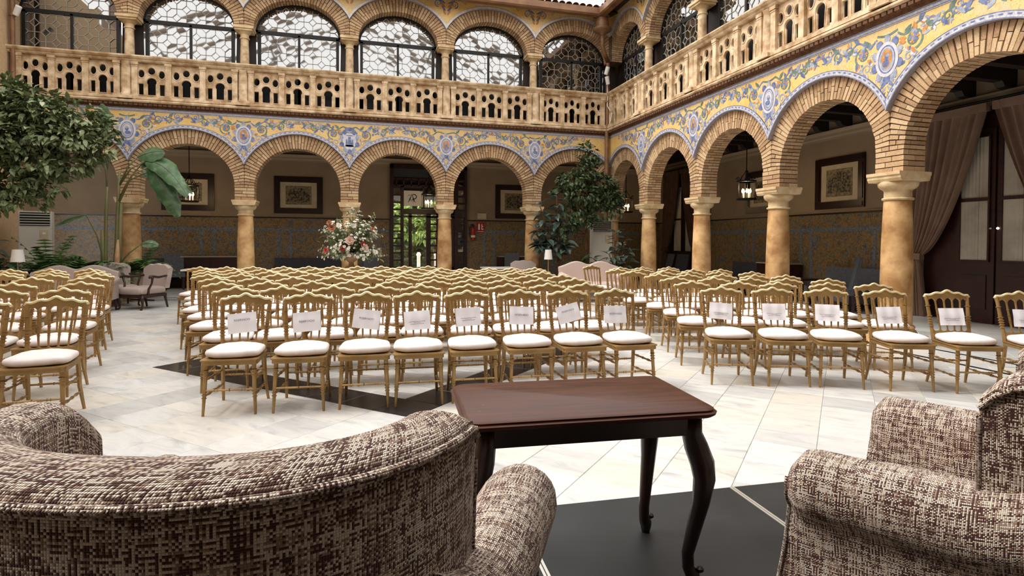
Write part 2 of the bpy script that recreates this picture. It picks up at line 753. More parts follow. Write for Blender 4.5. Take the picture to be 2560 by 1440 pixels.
# the frame's narrow joints
split_instances(floor, 'marble_tile', tw, [slab_w], M['marble'], 300)
split_instances(floor, 'black_marble_tile', tk, [slab_k], M['black_marble'], 300)
for k, (x0, x1, y0, y1) in enumerate([(6.76, 6.83, -1, 15.21), (7.40, 7.46, -1, 15.0), (XL + .3, 6.83, 15.16, 15.22), (XL + .3, 7.0, 15.78, 15.84), (XL + .3, XL + .36, 3, 15.2)]):
    struct(MB().box(x0, x1, y0, y1, -.004, .0016).obj('trim_%d' % (k + 1), M['black_marble']))

# ================================================================== ARCADES
def mapB(u, v, z):
    return (W - u, D + v, z)


def mapR(u, v, z):
    return (W + v, D - u, z)


class Arc:
    def __init__(s, uc, a, b, zc, half_l, half_r):
        s.uc, s.a, s.b, s.zc, s.hl, s.hr = uc, a, b, zc, half_l, half_r

    def pt(s, t, off=0.):
        c, d = math.cos(t), math.sin(t)
        n = Vector((c / s.a, d / s.b)).normalized()
        return Vector((s.uc + s.a * c + n.x * off, s.zc + s.b * d + n.y * off))

    def nrm(s, t):
        return Vector((math.cos(t) / s.a, math.sin(t) / s.b)).normalized()

    def clip(s, t, off):
        """shorten an offset so that it stays in its own bay"""
        n = s.nrm(t)
        p = s.pt(t)
        lim = s.uc + s.hr if n.x > 0 else s.uc - s.hl
        if abs(n.x) > 1e-4:
            off = min(off, abs((lim - p.x) / n.x))
        return off


def arch_ring(wall, fmap, arc, ring, wallT, singles, joined, nb, vface=.07):
    """voussoir bricks of one arch: face bricks (listed singly when asked) and soffit bricks"""
    for i in range(nb):
        t0, t1 = PI * i / nb, PI * (i + 1) / nb
        g = (t1 - t0) * .11
        ta, tb = t0 + g, t1 - g
        tm = (t0 + t1) / 2
        L = arc.clip(tm, ring)
        jit = U(-.006, .006)
        cuts = [(-.006 + jit, L - .006)]
        if L > .2 and i % 2 == 0:
            m_ = L * U(.42, .62)
            cuts = [(-.006 + jit, m_ - .005), (m_ + .005, L - .006)]
        elif L > .2 and R() < .35:
            m_ = L * U(.3, .4)
            cuts = [(-.006 + jit, m_ - .005), (m_ + .005, L - .006)]
        vd = wallT * (.62 if i % 2 else .4)
        for k, (o0, o1) in enumerate(cuts):
            vf = vface + U(-.007, .007)
            vb = vd if k == 0 else .19
            A = arc.pt(ta, min(o0, arc.clip(ta, 9)))
            B = arc.pt(tb, min(o0, arc.clip(tb, 9)))
            Cc = arc.pt(tb, min(o1, arc.clip(tb, 9)))
            Dd = arc.pt(ta, min(o1, arc.clip(ta, 9)))
            P = [fmap(q.x, vf, q.y) for q in (A, B, Cc, Dd)] + [fmap(q.x, vb, q.y) for q in (A, B, Cc, Dd)]
            (singles if singles is not None else joined).append(P)
        A, B = arc.pt(ta, -.006 + U(-.005, .005)), arc.pt(tb, -.006)
        Cc, Dd = arc.pt(tb, .05), arc.pt(ta, .05)
        P = [fmap(q.x, vd + .012, q.y) for q in (A, B, Cc, Dd)] + [fmap(q.x, wallT - .005, q.y) for q in (A, B, Cc, Dd)]
        joined.append(P)


def arcade(prefix, fmap, arcs, cols, z0, ztop, ring, bw, wallT, pier, nb, single_from, mats, upper=False):
    """one storey of arches; cols: pier centres; arcs: Arc list. returns the wall object"""
    core = MB()
    NS = 40
    for a in arcs:
        for i in range(NS):
            p, q = a.pt(PI * i / NS, .012), a.pt(PI * (i + 1) / NS, .012)
            c8 = []
            for v in (.088, wallT):
                c8 += [fmap(p.x, v, p.y), fmap(q.x, v, q.y), fmap(q.x, v, ztop), fmap(p.x, v, ztop)]
            core.hexa(c8)
    for (u0, u1, zc) in cols:
        core.prism([(u0 + .012, z0), (u1 - .012, z0), (u1 - .012, ztop), (u0 + .012, ztop)],
                   lambda u, z: fmap(u, .088, z), lambda u, z: fmap(u, wallT, z))
    wall = struct(core.obj(prefix, M['mortar']))
    joined = []
    singles = []
    for k, a in enumerate(arcs):
        arch_ring(wall, fmap, a, ring, wallT, singles if k >= single_from else None, joined, nb)
    # straight courses of the piers
    for ci, (u0, u1, zc) in enumerate(cols):
        ch = .072
        n = max(1, int(round((zc - z0) / ch)))
        ch = (zc - z0) / n
        for i in range(n):
            za, zb = z0 + i * ch + .006, z0 + (i + 1) * ch - .006
            m_ = u0 + (u1 - u0) * (U(.28, .4) if i % 2 else U(.55, .7))
            vm = wallT * (.35 if i % 2 else .6)
            for (a_, b_) in ((u0 - .004, m_ - .005), (m_ + .005, u1 + .004)):
                for (va, vb) in ((.068 + U(-.006, .006), vm - .005), (vm + .005, wallT)):
                    P = [fmap(x, va, z) for x, z in ((a_, za), (b_, za), (b_, zb), (a_, zb))]
                    P += [fmap(x, vb, z) for x, z in ((a_, za), (b_, za), (b_, zb), (a_, zb))]
                    (singles if (single_from < len(arcs) and ci >= single_from and va < .12) else joined).append(P)
    if singles:
        order = sorted(singles, key=lambda P: (Vector(P[0]) - CAMP).length + (100 if P[0][1] < 3.6 else 0))
        for P in order[:300]:
            MB().hexa(P).obj('brick', M['brick'], wall)
        joined += order[300:]
    jm = MB()
    for P in joined:
        jm.hexa(P)
    tag(jm.obj('brick_mass', M['brick'], wall, fix=False), kind='stuff')
    # tiled spandrels and the border ring
    for k, a in enumerate(arcs):
        ro = ring + bw
        ts = [PI * i / 72 for i in range(73)]
        inside = [t for t in ts if a.clip(t, ro) >= ro - 1e-6]
        sp = MB()
        uL, uR = a.uc - a.hl, a.uc + a.hr

        def solve(side, off):
            lo_, hi_ = (0.0, PI / 2) if side > 0 else (PI, PI / 2)
            for _ in range(40):
                mid = (lo_ + hi_) / 2
                if a.clip(mid, off) >= off - 1e-7:
                    hi_ = mid
                else:
                    lo_ = mid
            return hi_
        t0, t1 = solve(1, ro), solve(-1, ro)
        n = 60
        tt = [t0 + (t1 - t0) * i / n for i in range(n + 1)]
        for i in range(n):
            p, q = a.pt(tt[i], ro), a.pt(tt[i + 1], ro)
            sp.add([fmap(p.x, 0, p.y), fmap(q.x, 0, q.y), fmap(q.x, 0, ztop), fmap(p.x, 0, ztop)], [(0, 1, 2, 3)])
        sp.obj('spandrel_tiling', mats[0], wall, fix=False)
        t0, t1 = solve(1, ring), solve(-1, ring)
        tt = [t0 + (t1 - t0) * i / n for i in range(n + 1)]
        bd, ln, lip = MB(), MB(), MB()
        for i in range(n):
            ta, tb = tt[i], tt[i + 1]

            def strip(m_, o0, o1, v0, v1):
                A = a.pt(ta, min(o0, a.clip(ta, 9)))
                B = a.pt(tb, min(o0, a.clip(tb, 9)))
                Cc = a.pt(tb, min(o1, a.clip(tb, 9)))
                Dd = a.pt(ta, min(o1, a.clip(ta, 9)))
                m_.add([fmap(A.x, v0, A.y), fmap(B.x, v0, B.y), fmap(Cc.x, v1, Cc.y), fmap(Dd.x, v1, Dd.y)], [(0, 1, 2, 3)])
            strip(bd, ring, ring + bw, -.012, -.012)
            strip(lip, ring, ring, .09, -.012)
            A, B = a.pt(ta, ring), a.pt(tb, ring)
            lip.add([fmap(A.x, .09, A.y), fmap(B.x, .09, B.y), fmap(B.x, -.012, B.y), fmap(A.x, -.012, A.y)], [(0, 1, 2, 3)])
            if not upper:
                strip(ln, ring + bw - .012, ring + bw, -.0135, -.0135)
                strip(ln, ring + .004, ring + .013, -.0135, -.0135)
                strip(ln, ring + bw * .45, ring + bw * .45 + .02, -.0132, -.0132) if i % 2 == 0 else None
        bd.obj('tile_border', mats[1], wall, fix=False)
        lip.obj('border_edge', M['tile_white'], wall, fix=False)
        if ln.f:
            ln.obj('border_line', M['tile_blue'], wall, fix=False)
    return wall


Z0, ZC, ZT = 2.387, 2.69, 4.47
RING, BW, WT = .335, .085, .45
PIER = .43


def make_arcs(first, sp, n, zc, b=None, rcorner=None):
    arcs = []
    a = (sp - PIER) / 2
    for k in range(n):
        if k == 0:
            u1 = first - PIER / 2
            u0 = max(0.0, u1 - 2 * a)
            uc, aa = (u0 + u1) / 2, (u1 - u0) / 2
            arcs.append(Arc(uc, aa, b or (ZC + a - zc if aa < a else a), zc, uc + .02, first - uc))
        else:
            uc = first + sp * (k - .5)
            arcs.append(Arc(uc, a, b or a, zc, sp / 2, sp / 2))
    return arcs


NBK, NRT = 6, 6
arcsB = make_arcs(OB, SB, NBK, ZC)
arcsB[-1].hr = arcsB[-1].hl
colsB = [(OB + SB * k - PIER / 2, OB + SB * k + PIER / 2, ZC) for k in range(NBK)]
arcsR = make_arcs(OR, SR, NRT, ZC)
colsR = [(OR + SR * k - PIER / 2, OR + SR * k + PIER / 2, ZC) for k in range(NRT)]
corner = [(-.45, .0, ZC)]
TM = (M['azulejo'], M['tile_border'])
wall_ab = arcade('wall_back_arcade', mapB, arcsB, colsB, Z0, ZT, RING, BW, WT, PIER, 50, 99, TM)
tag(wall_ab, 'brick arcade with painted tile spandrels at the back')
wall_ar = arcade('wall_right_arcade', mapR, arcsR, colsR, Z0, ZT, RING, BW, WT, PIER, 50, 2, TM)
tag(wall_ar, 'brick arcade with yellow tile spandrels on the right')
# upper storey
ZU0, ZUC, ZUT = 6.62, 6.62, 8.1
arcsBu = make_arcs(OB, SB, NBK, ZUC, b=.78)
arcsRu = make_arcs(OR, SR, NRT, ZUC, b=.78)
colsBu = [(u0, u1, ZU0 + .05) for u0, u1, z in colsB]
colsRu = [(u0, u1, ZU0 + .05) for u0, u1, z in colsR]
wall_ub = arcade('wall_back_upper', mapB, arcsBu, colsBu, ZU0, ZUT, .32, .055, WT, PIER, 44, 99, (M['azulejo'], M['tile_white']), True)
tag(wall_ub, 'upper brick arches at the back')
wall_ur = arcade('wall_right_upper', mapR, arcsRu, colsRu, ZU0, ZUT, .32, .055, WT, PIER, 44, 99, (M['azulejo'], M['tile_white']), True)
tag(wall_ur, 'upper brick arches on the right')
# corner piers, below and above
cp = MB()
cp.box(W + .0, W + .45, D, D + .45, Z0, ZT)
cp.box(W + .0, W + .45, D, D + .45, ZU0, ZUT)
struct(cp.obj('trim_6', M['mortar']))

# ------------------------------------------------------------------ painted scrollwork on the tile faces
_dz = [0.0]


def lift(v):
    _dz[0] = (_dz[0] + 1.3e-5) % 2e-3
    return v - _dz[0]


def ribbon(mb_, fmap, pts, w0, w1, v):
    v = lift(v)
    n = len(pts)
    vs = []
    for i, p in enumerate(pts):
        d = (pts[min(i + 1, n - 1)] - pts[max(i - 1, 0)])
        d = d.normalized() if d.length > 1e-9 else Vector((1, 0))
        w = (w0 + (w1 - w0) * i / (n - 1)) / 2
        q = Vector((-d.y, d.x)) * w
        vs += [fmap(p.x + q.x, v, p.y + q.y), fmap(p.x - q.x, v, p.y - q.y)]
    mb_.add(vs, [(2 * i, 2 * i + 1, 2 * i + 3, 2 * i + 2) for i in range(n - 1)])


def spiral(c, r0, r1, a0, turns, n=26):
    return [Vector((c[0] + (r0 + (r1 - r0) * i / n) * math.cos(a0 + turns * 2 * PI * i / n), c[1] + (r0 + (r1 - r0) * i / n) * math.sin(a0 + turns * 2 * PI * i / n))) for i in range(n + 1)]


def oval(mb_, fmap, c, rx, ry, v, n=28, rx2=None, ry2=None):
    v = v * 1.6 - .002
    if rx2 is None:
        mb_.add([fmap(c[0] + rx * math.cos(2 * PI * i / n), v, c[1] + ry * math.sin(2 * PI * i / n)) for i in range(n)], [tuple(range(n))])
    else:
        vs = []
        for i in range(n):
            a = 2 * PI * i / n
            vs += [fmap(c[0] + rx * math.cos(a), v, c[1] + ry * math.sin(a)), fmap(c[0] + rx2 * math.cos(a), v, c[1] + ry2 * math.sin(a))]
        mb_.add(vs, [(2 * i, 2 * i + 1, (2 * i + 3) % (2 * n), (2 * i + 2) % (2 * n)) for i in range(n)])


def leafp(mb_, fmap, c, ang, l, w, v):
    v = lift(v)
    d = Vector((math.cos(ang), math.sin(ang)))
    n_ = Vector((-d.y, d.x))
    c = Vector(c)
    P = [c, c + d * l * .35 + n_ * w, c + d * l * .75 + n_ * w * .7, c + d * l, c + d * l * .7 - n_ * w * .55, c + d * l * .3 - n_ * w * .8]
    mb_.add([fmap(p.x, v, p.y) for p in P], [(0, 1, 2, 3, 4, 5)])


def decorate(wall, fmap, us, arcs, ztop):
    rnd = random.Random(3)
    B_, G_, Gr, Oc, Wh = MB(), MB(), MB(), MB(), MB()
    for ui, u in enumerate(us):
        c = (u, 3.95)
        shield = wall is wall_ab and ui == 2
        # cartouche body: lobes, then the white oval or shield
        for k in range(10):
            a = 2 * PI * k / 10 + .3
            oval(B_ if k % 2 else G_, fmap, (c[0] + .20 * math.cos(a), c[1] + .27 * math.sin(a)), .055 if k % 2 else .045, .065, -.003, 12)
            ribbon(Wh, fmap, spiral((c[0] + .245 * math.cos(a), c[1] + .32 * math.sin(a)), .045, .008, a, 1.2 if k % 2 else -1.2, 14), .018, .01, -.0032)
        if shield:
            P = [(-.17, .2), (.17, .2), (.17, -.06), (.1, -.19), (0, -.25), (-.1, -.19), (-.17, -.06)]
            B_.add([fmap(c[0] + x * 1.14, -.004, c[1] + y * 1.14) for x, y in P], [tuple(range(7))])
            Wh.add([fmap(c[0] + x, -.005, c[1] + y) for x, y in P], [tuple(range(7))])
            for x, y, w, h in ((0, -.02, .05, .13), (-.07, -.05, .03, .09), (.07, -.05, .03, .09), (0, -.12, .12, .02), (0, .14, .1, .012)):
                B_.add([fmap(c[0] + x - w, -.006, c[1] + y - h), fmap(c[0] + x + w, -.006, c[1] + y - h), fmap(c[0] + x + w * .6, -.006, c[1] + y + h), fmap(c[0] + x - w * .6, -.006, c[1] + y + h)], [(0, 1, 2, 3)])
            oval(B_, fmap, (c[0], c[1] + .3), .12, .05, -.004, 16)
        else:
            oval(Wh, fmap, c, .178, .24, -.004)
            oval(B_, fmap, c, .135, .195, -.005, 28, .118, .175)
            oval(G_, fmap, c, .108, .16, -.005)
            oval(Oc if ui % 2 else Wh, fmap, (c[0], c[1] + .01), .085, .13, -.0055)
            # a generic painted head in profile
            oval(B_, fmap, (c[0] + .005, c[1] + .035), .038, .05, -.006, 14)
            oval(B_, fmap, (c[0] - .01, c[1] - .055), .06, .045, -.006, 14)
            oval(G_, fmap, (c[0] + .012, c[1] + .055), .03, .025, -.0065, 10)
        # pendant under the cartouche down to the point
        for k, (dz, w) in enumerate(((-.27, .09), (-.34, .065), (-.42, .045), (-.49, .03))):
            for s in (-1, 1):
                leafp(B_ if k % 2 else G_, fmap, (c[0] + s * .01, c[1] + dz + .05), -PI / 2 + s * .75, .11 + w * .5, w * .5, -.003)
        # garland above
        ribbon(Gr, fmap, [Vector((c[0] - .16 + .32 * i / 10, c[1] + .36 - .035 * math.sin(PI * i / 10))) for i in range(11)], .03, .03, -.003)
        # scrolls on both sides
        for s in (-1, 1):
            for (dx, dz, r, turns, m_) in ((.40, .25, .14, 1.7, Gr), (.63, .38, .09, 1.5, B_), (.33, .04, .085, 1.4, G_), (.85, .38, .075, 1.4, Gr), (1.05, .40, .06, 1.2, B_)):
                cc = (u + s * dx, 3.93 + dz - .07)
                ribbon(m_, fmap, spiral(cc, r, .015, -PI / 2 if s > 0 else -PI / 2, s * turns), .032, .014, -.0025)
                for q in range(8):
                    a = rnd.uniform(0, 2 * PI)
                    leafp(rnd.choice((B_, G_, Wh, Oc, G_)), fmap, (cc[0] + r * .8 * math.cos(a), cc[1] + r * .8 * math.sin(a)), a + rnd.uniform(-.5, .9), r * .85, r * .24, -.003)
            # linking stem along the top, with leaves
            st = [Vector((u + s * (.16 + 1.0 * i / 20), 4.26 + .055 * math.sin(i * .75 + ui))) for i in range(21)]
            ribbon(Gr if s > 0 else B_, fmap, st, .03, .018, -.0022)
            for i in range(2, 20, 2):
                p = st[i]
                leafp((B_, G_, Gr)[i % 3], fmap, (p.x, p.y), (0 if s > 0 else PI) + (.8 if i % 4 else -.8) * s, .15, .036, -.003)
            # flower basket
            cc = (u + s * .40, 4.13)
            for q in range(9):
                a = 2 * PI * q / 9
                leafp(B_ if q % 3 else Oc, fmap, cc, a, .085, .022, -.0035)
    for a in arcs:
        # motif over the crown
        cc = (a.uc, 4.30)
        for q in range(7):
            an = PI * (q + .5) / 7
            leafp((Oc, B_, G_)[q % 3], fmap, cc, an, .11, .016, -.003)
        for s in (-1, 1):
            ribbon(B_, fmap, spiral((a.uc + s * .2, 4.33), .075, .012, PI / 2, -s * 1.4), .018, .01, -.003)
    z = ztop
    for m_, nm, mt in ((B_, 'blue_scrollwork', 'tile_blue'), (G_, 'grey_scrollwork', 'tile_grey'), (Gr, 'green_scrollwork', 'tile_green'), (Oc, 'ochre_scrollwork', 'tile_ochre'), (Wh, 'white_medallion', 'tile_white')):
        # keep the painting inside the tiled field
        tag(m_.obj(nm, M[mt], wall, fix=False), kind='stuff')


decorate(wall_ab, mapB, [OB + SB * k for k in range(5)], arcsB, ZT)
decorate(wall_ar, mapR, [OR + SR * k for k in range(5)], arcsR, ZT)
for wl_, fm_, us_ in ((wall_ub, mapB, [OB + SB * k for k in range(5)]), (wall_ur, mapR, [OR + SR * k for k in range(5)])):
    b1, b2 = MB(), MB()
    for u_ in us_:
        for s_ in (-1, 1):
            for k_ in range(4):
                leafp(b1 if k_ % 2 else b2, fm_, (u_ + s_ * .02, 7.42 + .1 * k_), PI / 2 - s_ * (.5 + .2 * k_), .16 + .03 * k_, .035, -.003)
            ribbon(b1, fm_, spiral((u_ + s_ * .22, 7.72), .10, .015, -PI / 2, s_ * 1.5), .025, .012, -.003)
            ribbon(b2, fm_, spiral((u_ + s_ * .48, 7.82), .07, .015, -PI / 2, s_ * 1.4), .022, .012, -.003)
    tag(b1.obj('blue_scrollwork', M['tile_blue'], wl_, fix=False), kind='stuff')
    tag(b2.obj('ochre_scrollwork', M['tile_ochre'], wl_, fix=False), kind='stuff')
# blue and white band along the top of the tiling, then the moulded ledge
LENB, LENR = W - XL, D + 1.0
trim_n = [6]


def run(fmap, length, prof, mat, name=None, u0=0.):
    mb_ = MB()
    mb_.prism(prof, lambda v, z: fmap(u0, v, z), lambda v, z: fmap(length, v, z))
    trim_n[0] += 1
    return struct(mb_.obj(name or 'trim_%d' % trim_n[0], mat))


M['dentil'] = simple('brown_brick_dentil', '6f4a2e', .9, hex2='4f321e', scale=14, bump=.5)
for fm, ln_, side in ((mapB, LENB, 'B'), (mapR, LENR, 'R')):
    run(fm, ln_, [(.02, 4.395), (-.010, 4.395), (-.010, 4.475), (.02, 4.475)], M['tile_border'])
    run(fm, ln_, [(.02, 4.405), (-.012, 4.405), (-.012, 4.417), (.02, 4.417)], M['tile_blue'])
    run(fm, ln_, [(.02, 4.452), (-.012, 4.452), (-.012, 4.464), (.02, 4.464)], M['tile_blue'])
    run(fm, ln_, [(.3, 4.475), (-.03, 4.475), (-.05, 4.51), (-.09, 4.53), (-.10, 4.565), (.3, 4.565)], M['dentil'])
    run(fm, ln_, [(.3, 4.565), (-.13, 4.575), (-.15, 4.60), (-.15, 4.625), (-.11, 4.65), (-.09, 4.66), (.3, 4.66)], M['stone'])
# small bricks set on edge under the ledge
dm = MB()
for fm, ln_ in ((mapB, LENB), (mapR, LENR)):
    k = 0.12
    while k < ln_:
        dm.hexa([fm(k + a, b, c) for b in (-.125, -.02) for a, c in ((0, 4.515), (.075, 4.515), (.075, 4.56), (0, 4.56))])
        k += .1
dent = tag(dm.obj('brick_dentils', M['dentil'], wall_ab, fix=False), kind='stuff')

# ================================================================== COLUMNS
ORD = ['first', 'second', 'third', 'fourth', 'fifth', 'sixth', 'seventh', 'eighth', 'ninth', 'tenth', 'eleventh', 'twelfth', 'thirteenth', 'fourteenth']


def column_parts():
    base = MB()
    base.box(-.27, .27, -.27, .27, 0, .14)
    pl = base.mesh('plinth', M['stone_shaft'])
    b2 = MB().lathe([(.255, .14), (.26, .17), (.245, .20), (.225, .21), (.225, .225), (.235, .245), (.222, .265), (.205, .275)], 28).mesh('base_moulding', M['stone_shaft'], 'angle')
    sh = MB().lathe([(.200, .272), (.201, .6), (.2, .95), (.193, 1.35), (.182, 1.7), (.170, 2.0), (.168, 2.02)], 28).mesh('shaft', M['stone_shaft'], 'angle')
    cap = MB().lathe([(.168, 2.005), (.19, 2.01), (.198, 2.025), (.19, 2.04), (.17, 2.045), (.17, 2.13), (.18, 2.15), (.215, 2.17), (.24, 2.20), (.25, 2.235), (.245, 2.262), (.235, 2.27)], 28).mesh('capital', M['abacus'], 'angle')
    ab = MB()
    ab.prism([(-.24, 2.262), (.24, 2.262), (.262, 2.30), (.262, 2.325), (.28, 2.345), (.28, 2.387), (-.28, 2.387), (-.28, 2.345), (-.262, 2.325), (-.262, 2.30)],
             lambda x, z: (x, -.265, z), lambda x, z: (x, .265, z))
    ab = ab.mesh('abacus', M['abacus'])
    return [pl, b2, sh, cap, ab]


CP = column_parts()


def column(loc, label, group):
    t = thing('stone_column', label, 'column', loc, 0, group)
    for me in CP:
        link(me.name.split('.')[0], me, t)
    return t


VC = .235
backdesc = ['behind the rubber plant and right of the red extinguisher', 'in front of the glazed entrance door', 'behind the flower arrangement', 'between the two left framed prints', 'beside the tall banana plant', 'in the left corner behind the foliage']
for k in range(5):
    column(mapB(OB + SB * k, VC, 0), 'ochre stone column of the back arcade, ' + backdesc[k], 'columns of the back arcade')
rdesc = ['nearest the back corner', 'between the dark drapes and the lit lantern', 'between the lantern and the framed print', 'large, beside the tied taupe curtain', 'beyond the tied curtain towards the stage', 'beside the stage on the right']
for k in range(5):
    column(mapR(OR + SR * k, VC, 0), 'ochre stone column of the right arcade, ' + rdesc[k], 'columns of the right arcade')
column((W + VC, D + VC, 0), 'ochre stone column standing in the back right corner behind the plants', None)

# ================================================================== UPPER STOREY: balustrade, small columns, windows
def circ(cx, cy, rx, ry, n=18):
    return [(cx + rx * math.cos(2 * PI * i / n), cy + ry * math.sin(2 * PI * i / n)) for i in range(n)]


def panel_mesh(w, name):
    h0, h1 = 0.0, .80
    k = w / .60
    hole = [(-.086 * k, .06), (.086 * k, .06), (.086 * k, .32)]
    hole += [(.104 * k * math.cos(a), .365 + .10 * math.sin(a)) for a in [-.45 + (PI + .9) * i / 14 for i in range(15)]]
    hole += [(-.086 * k, .32)]
    loops = [[(-w / 2, h0), (w / 2, h0), (w / 2, h1), (-w / 2, h1)], hole]
    for s in (-1, 1):
        x0, x1 = s * .16 * k, s * .265 * k
        lo, hi = min(x0, x1), max(x0, x1)
        loops.append([(lo, .06), (hi, .06), (hi, .32), (lo, .32)])
        loops.append(circ(s * .205 * k, .55, .066 * k, .092))
    loops.append(circ(0, .62, .076 * k, .084))
    me = curve_mesh(name, loops, .016, .005)
    me.transform(Matrix.Rotation(PI / 2, 4, 'X'))
    # raised surrounds round the openings
    me.materials.append(M['stone'])
    return me


def surround_mesh(w):
    k = w / .60
    mb_ = MB()

    def rim(lp, wd):
        n = len(lp)
        c = Vector((sum(p[0] for p in lp) / n, sum(p[1] for p in lp) / n))
        for i in range(n):
            p, q = Vector(lp[i]), Vector(lp[(i + 1) % n])
            po, qo = p + (p - c).normalized() * wd, q + (q - c).normalized() * wd
            mb_.hexa([(a.x, y, a.y) for y in (-.032, -.012) for a in (p, q, qo, po)])
    for s in (-1, 1):
        rim(circ(s * .205 * k, .55, .068 * k, .094), .016)
        x0, x1 = sorted((s * .16 * k, s * .265 * k))
        rim([(x0, .06), (x1, .06), (x1, .32), (x0, .32)], .016)
    rim(circ(0, .62, .078 * k, .086), .016)
    rim([(.106 * k * math.cos(a), .365 + .102 * math.sin(a)) for a in [-.35 + (PI + .7) * i / 14 for i in range(15)]] + [(-.088 * k, .06), (.088 * k, .06)], .016)
    return mb_.mesh('carved_surround', M['stone'])


def pilaster_mesh():
    mb_ = MB()
    mb_.box(-.06, .06, -.085, .04, 0, .80)
    mb_.box(-.075, .075, -.10, .04, .74, .80)
    mb_.box(-.068, .068, -.093, .04, .70, .72)
    mb_.box(-.075, .075, -.10, .04, -.0, .05)
    return mb_.mesh('pilaster', M['stone'])


def halfcol_mesh():
    mb_ = MB()
    mb_.lathe([(.13, 0), (.135, .04), (.12, .08), (.112, .09), (.115, .4), (.108, .75), (.12, .78), (.12, .80)], 16)
    mb_.box(-.16, .16, -.17, .1, -.06, .005)
    return mb_.mesh('half_column', M['stone'], 'angle')


ucol_me = [MB().lathe([(.105, 0), (.105, .02), (.1, .3), (.093, .6), (.092, .66)], 18).mesh('shaft', M['stone'], 'angle'),
           MB().lathe([(.092, .655), (.115, .66), (.115, .68), (.098, .69), (.098, .76), (.13, .79), (.16, .83)], 18).mesh('capital', M['abacus'], 'angle')]
_ab = MB()
_ab.box(-.20, .20, -.19, .2, .83, .875)
_ab.box(-.23, .23, -.22, .22, .875, .93)
ucol_me.append(_ab.mesh('abacus', M['abacus']))
pan = {s: (panel_mesh(s, 'tracery_panel'), surround_mesh(s)) for s in (.585, .555, .50)}
PIL, HC = pilaster_mesh(), halfcol_mesh()
ZB, ZRL = 4.72, 5.52          # panel bottom and top


def balustrade(fmap, rz, u0, u1, label, group):
    """one bay between two half columns; u0,u1 the column centres"""
    mid = (u0 + u1) / 2
    t = thing('balustrade', label, 'balustrade', fmap(mid, 0, 4.66), rz, group)
    w = u1 - u0
    hw = w / 2
    MB().box(-hw, hw, -.12, .06, 0, .06).obj('base_rail', M['stone'], t)
    rl = MB()
    rl.prism([(-.09, .86), (-.115, .89), (-.115, .905), (-.15, .93), (-.175, .965), (-.175, .99), (-.16, 1.0), (.08, 1.0), (.08, .86)], lambda y, z: (-hw, y, z), lambda y, z: (hw, y, z))
    rl.obj('hand_rail', M['stone'], t)
    inner = w - .30
    pw = min(pan.keys(), key=lambda q: abs(q - (inner - 4 * .13) / 3))
    step = inner / 3
    for k in range(3):
        x = -inner / 2 + step * (k + .5)
        o = link('tracery_panel', pan[pw][0], t, (x, 0, .06))
        o.scale.x = (step - .11) / pw
        s_ = tag(link('carved_surround', pan[pw][1], o), kind='stuff')
    for k in range(4):
        x = -inner / 2 + step * k
        link('pilaster', PIL, t, (x + (.03 if k == 0 else -.03 if k == 3 else 0), 0, .06))
    return t


rzB, rzR = 0., -PI / 2
bl = ['at the back right corner beside the downpipe', 'at the back above the arch right of the entrance door', 'at the back above the entrance door arch', 'at the back above the arch left of the flowers', 'at the back above the left lantern', 'at the back left corner above the tree']
rl_ = ['on the right nearest the back corner', 'on the right, second from the back corner', 'on the right, third from the back corner', 'on the right above the framed print', 'on the right, top edge above the big near arch', 'on the right above the stage']
for k in range(6):
    u1 = OB + SB * k
    u0 = 0.05 if k == 0 else u1 - SB
    balustrade(mapB, rzB, u0, min(u1, LENB), 'carved stone balustrade bay ' + bl[k], 'balustrade bays')
for k in range(5):
    u1 = OR + SR * k
    u0 = 0.05 if k == 0 else u1 - SR
    balustrade(mapR, rzR, u0, u1, 'carved stone balustrade bay ' + rl_[k], 'balustrade bays')


def upper_column(fmap, rz, u, label, group):
    t = thing('gallery_column', label, 'column', fmap(u, .0, 4.66), rz, group)
    link('half_column', HC, t, (0, -.0, .06))
    for me in ucol_me:
        link(me.name.split('.')[0], me, t, (0, .19, 1.03))
    return t


for k in range(5):
    upper_column(mapB, rzB, OB + SB * k, 'slim stone column over the back balustrade, %s from the corner downpipe' % ORD[k], 'upper gallery columns')
for k in range(5):
    upper_column(mapR, rzR, OR + SR * k, 'slim stone column over the right balustrade, %s from the corner downpipe' % ORD[k], 'upper gallery columns')


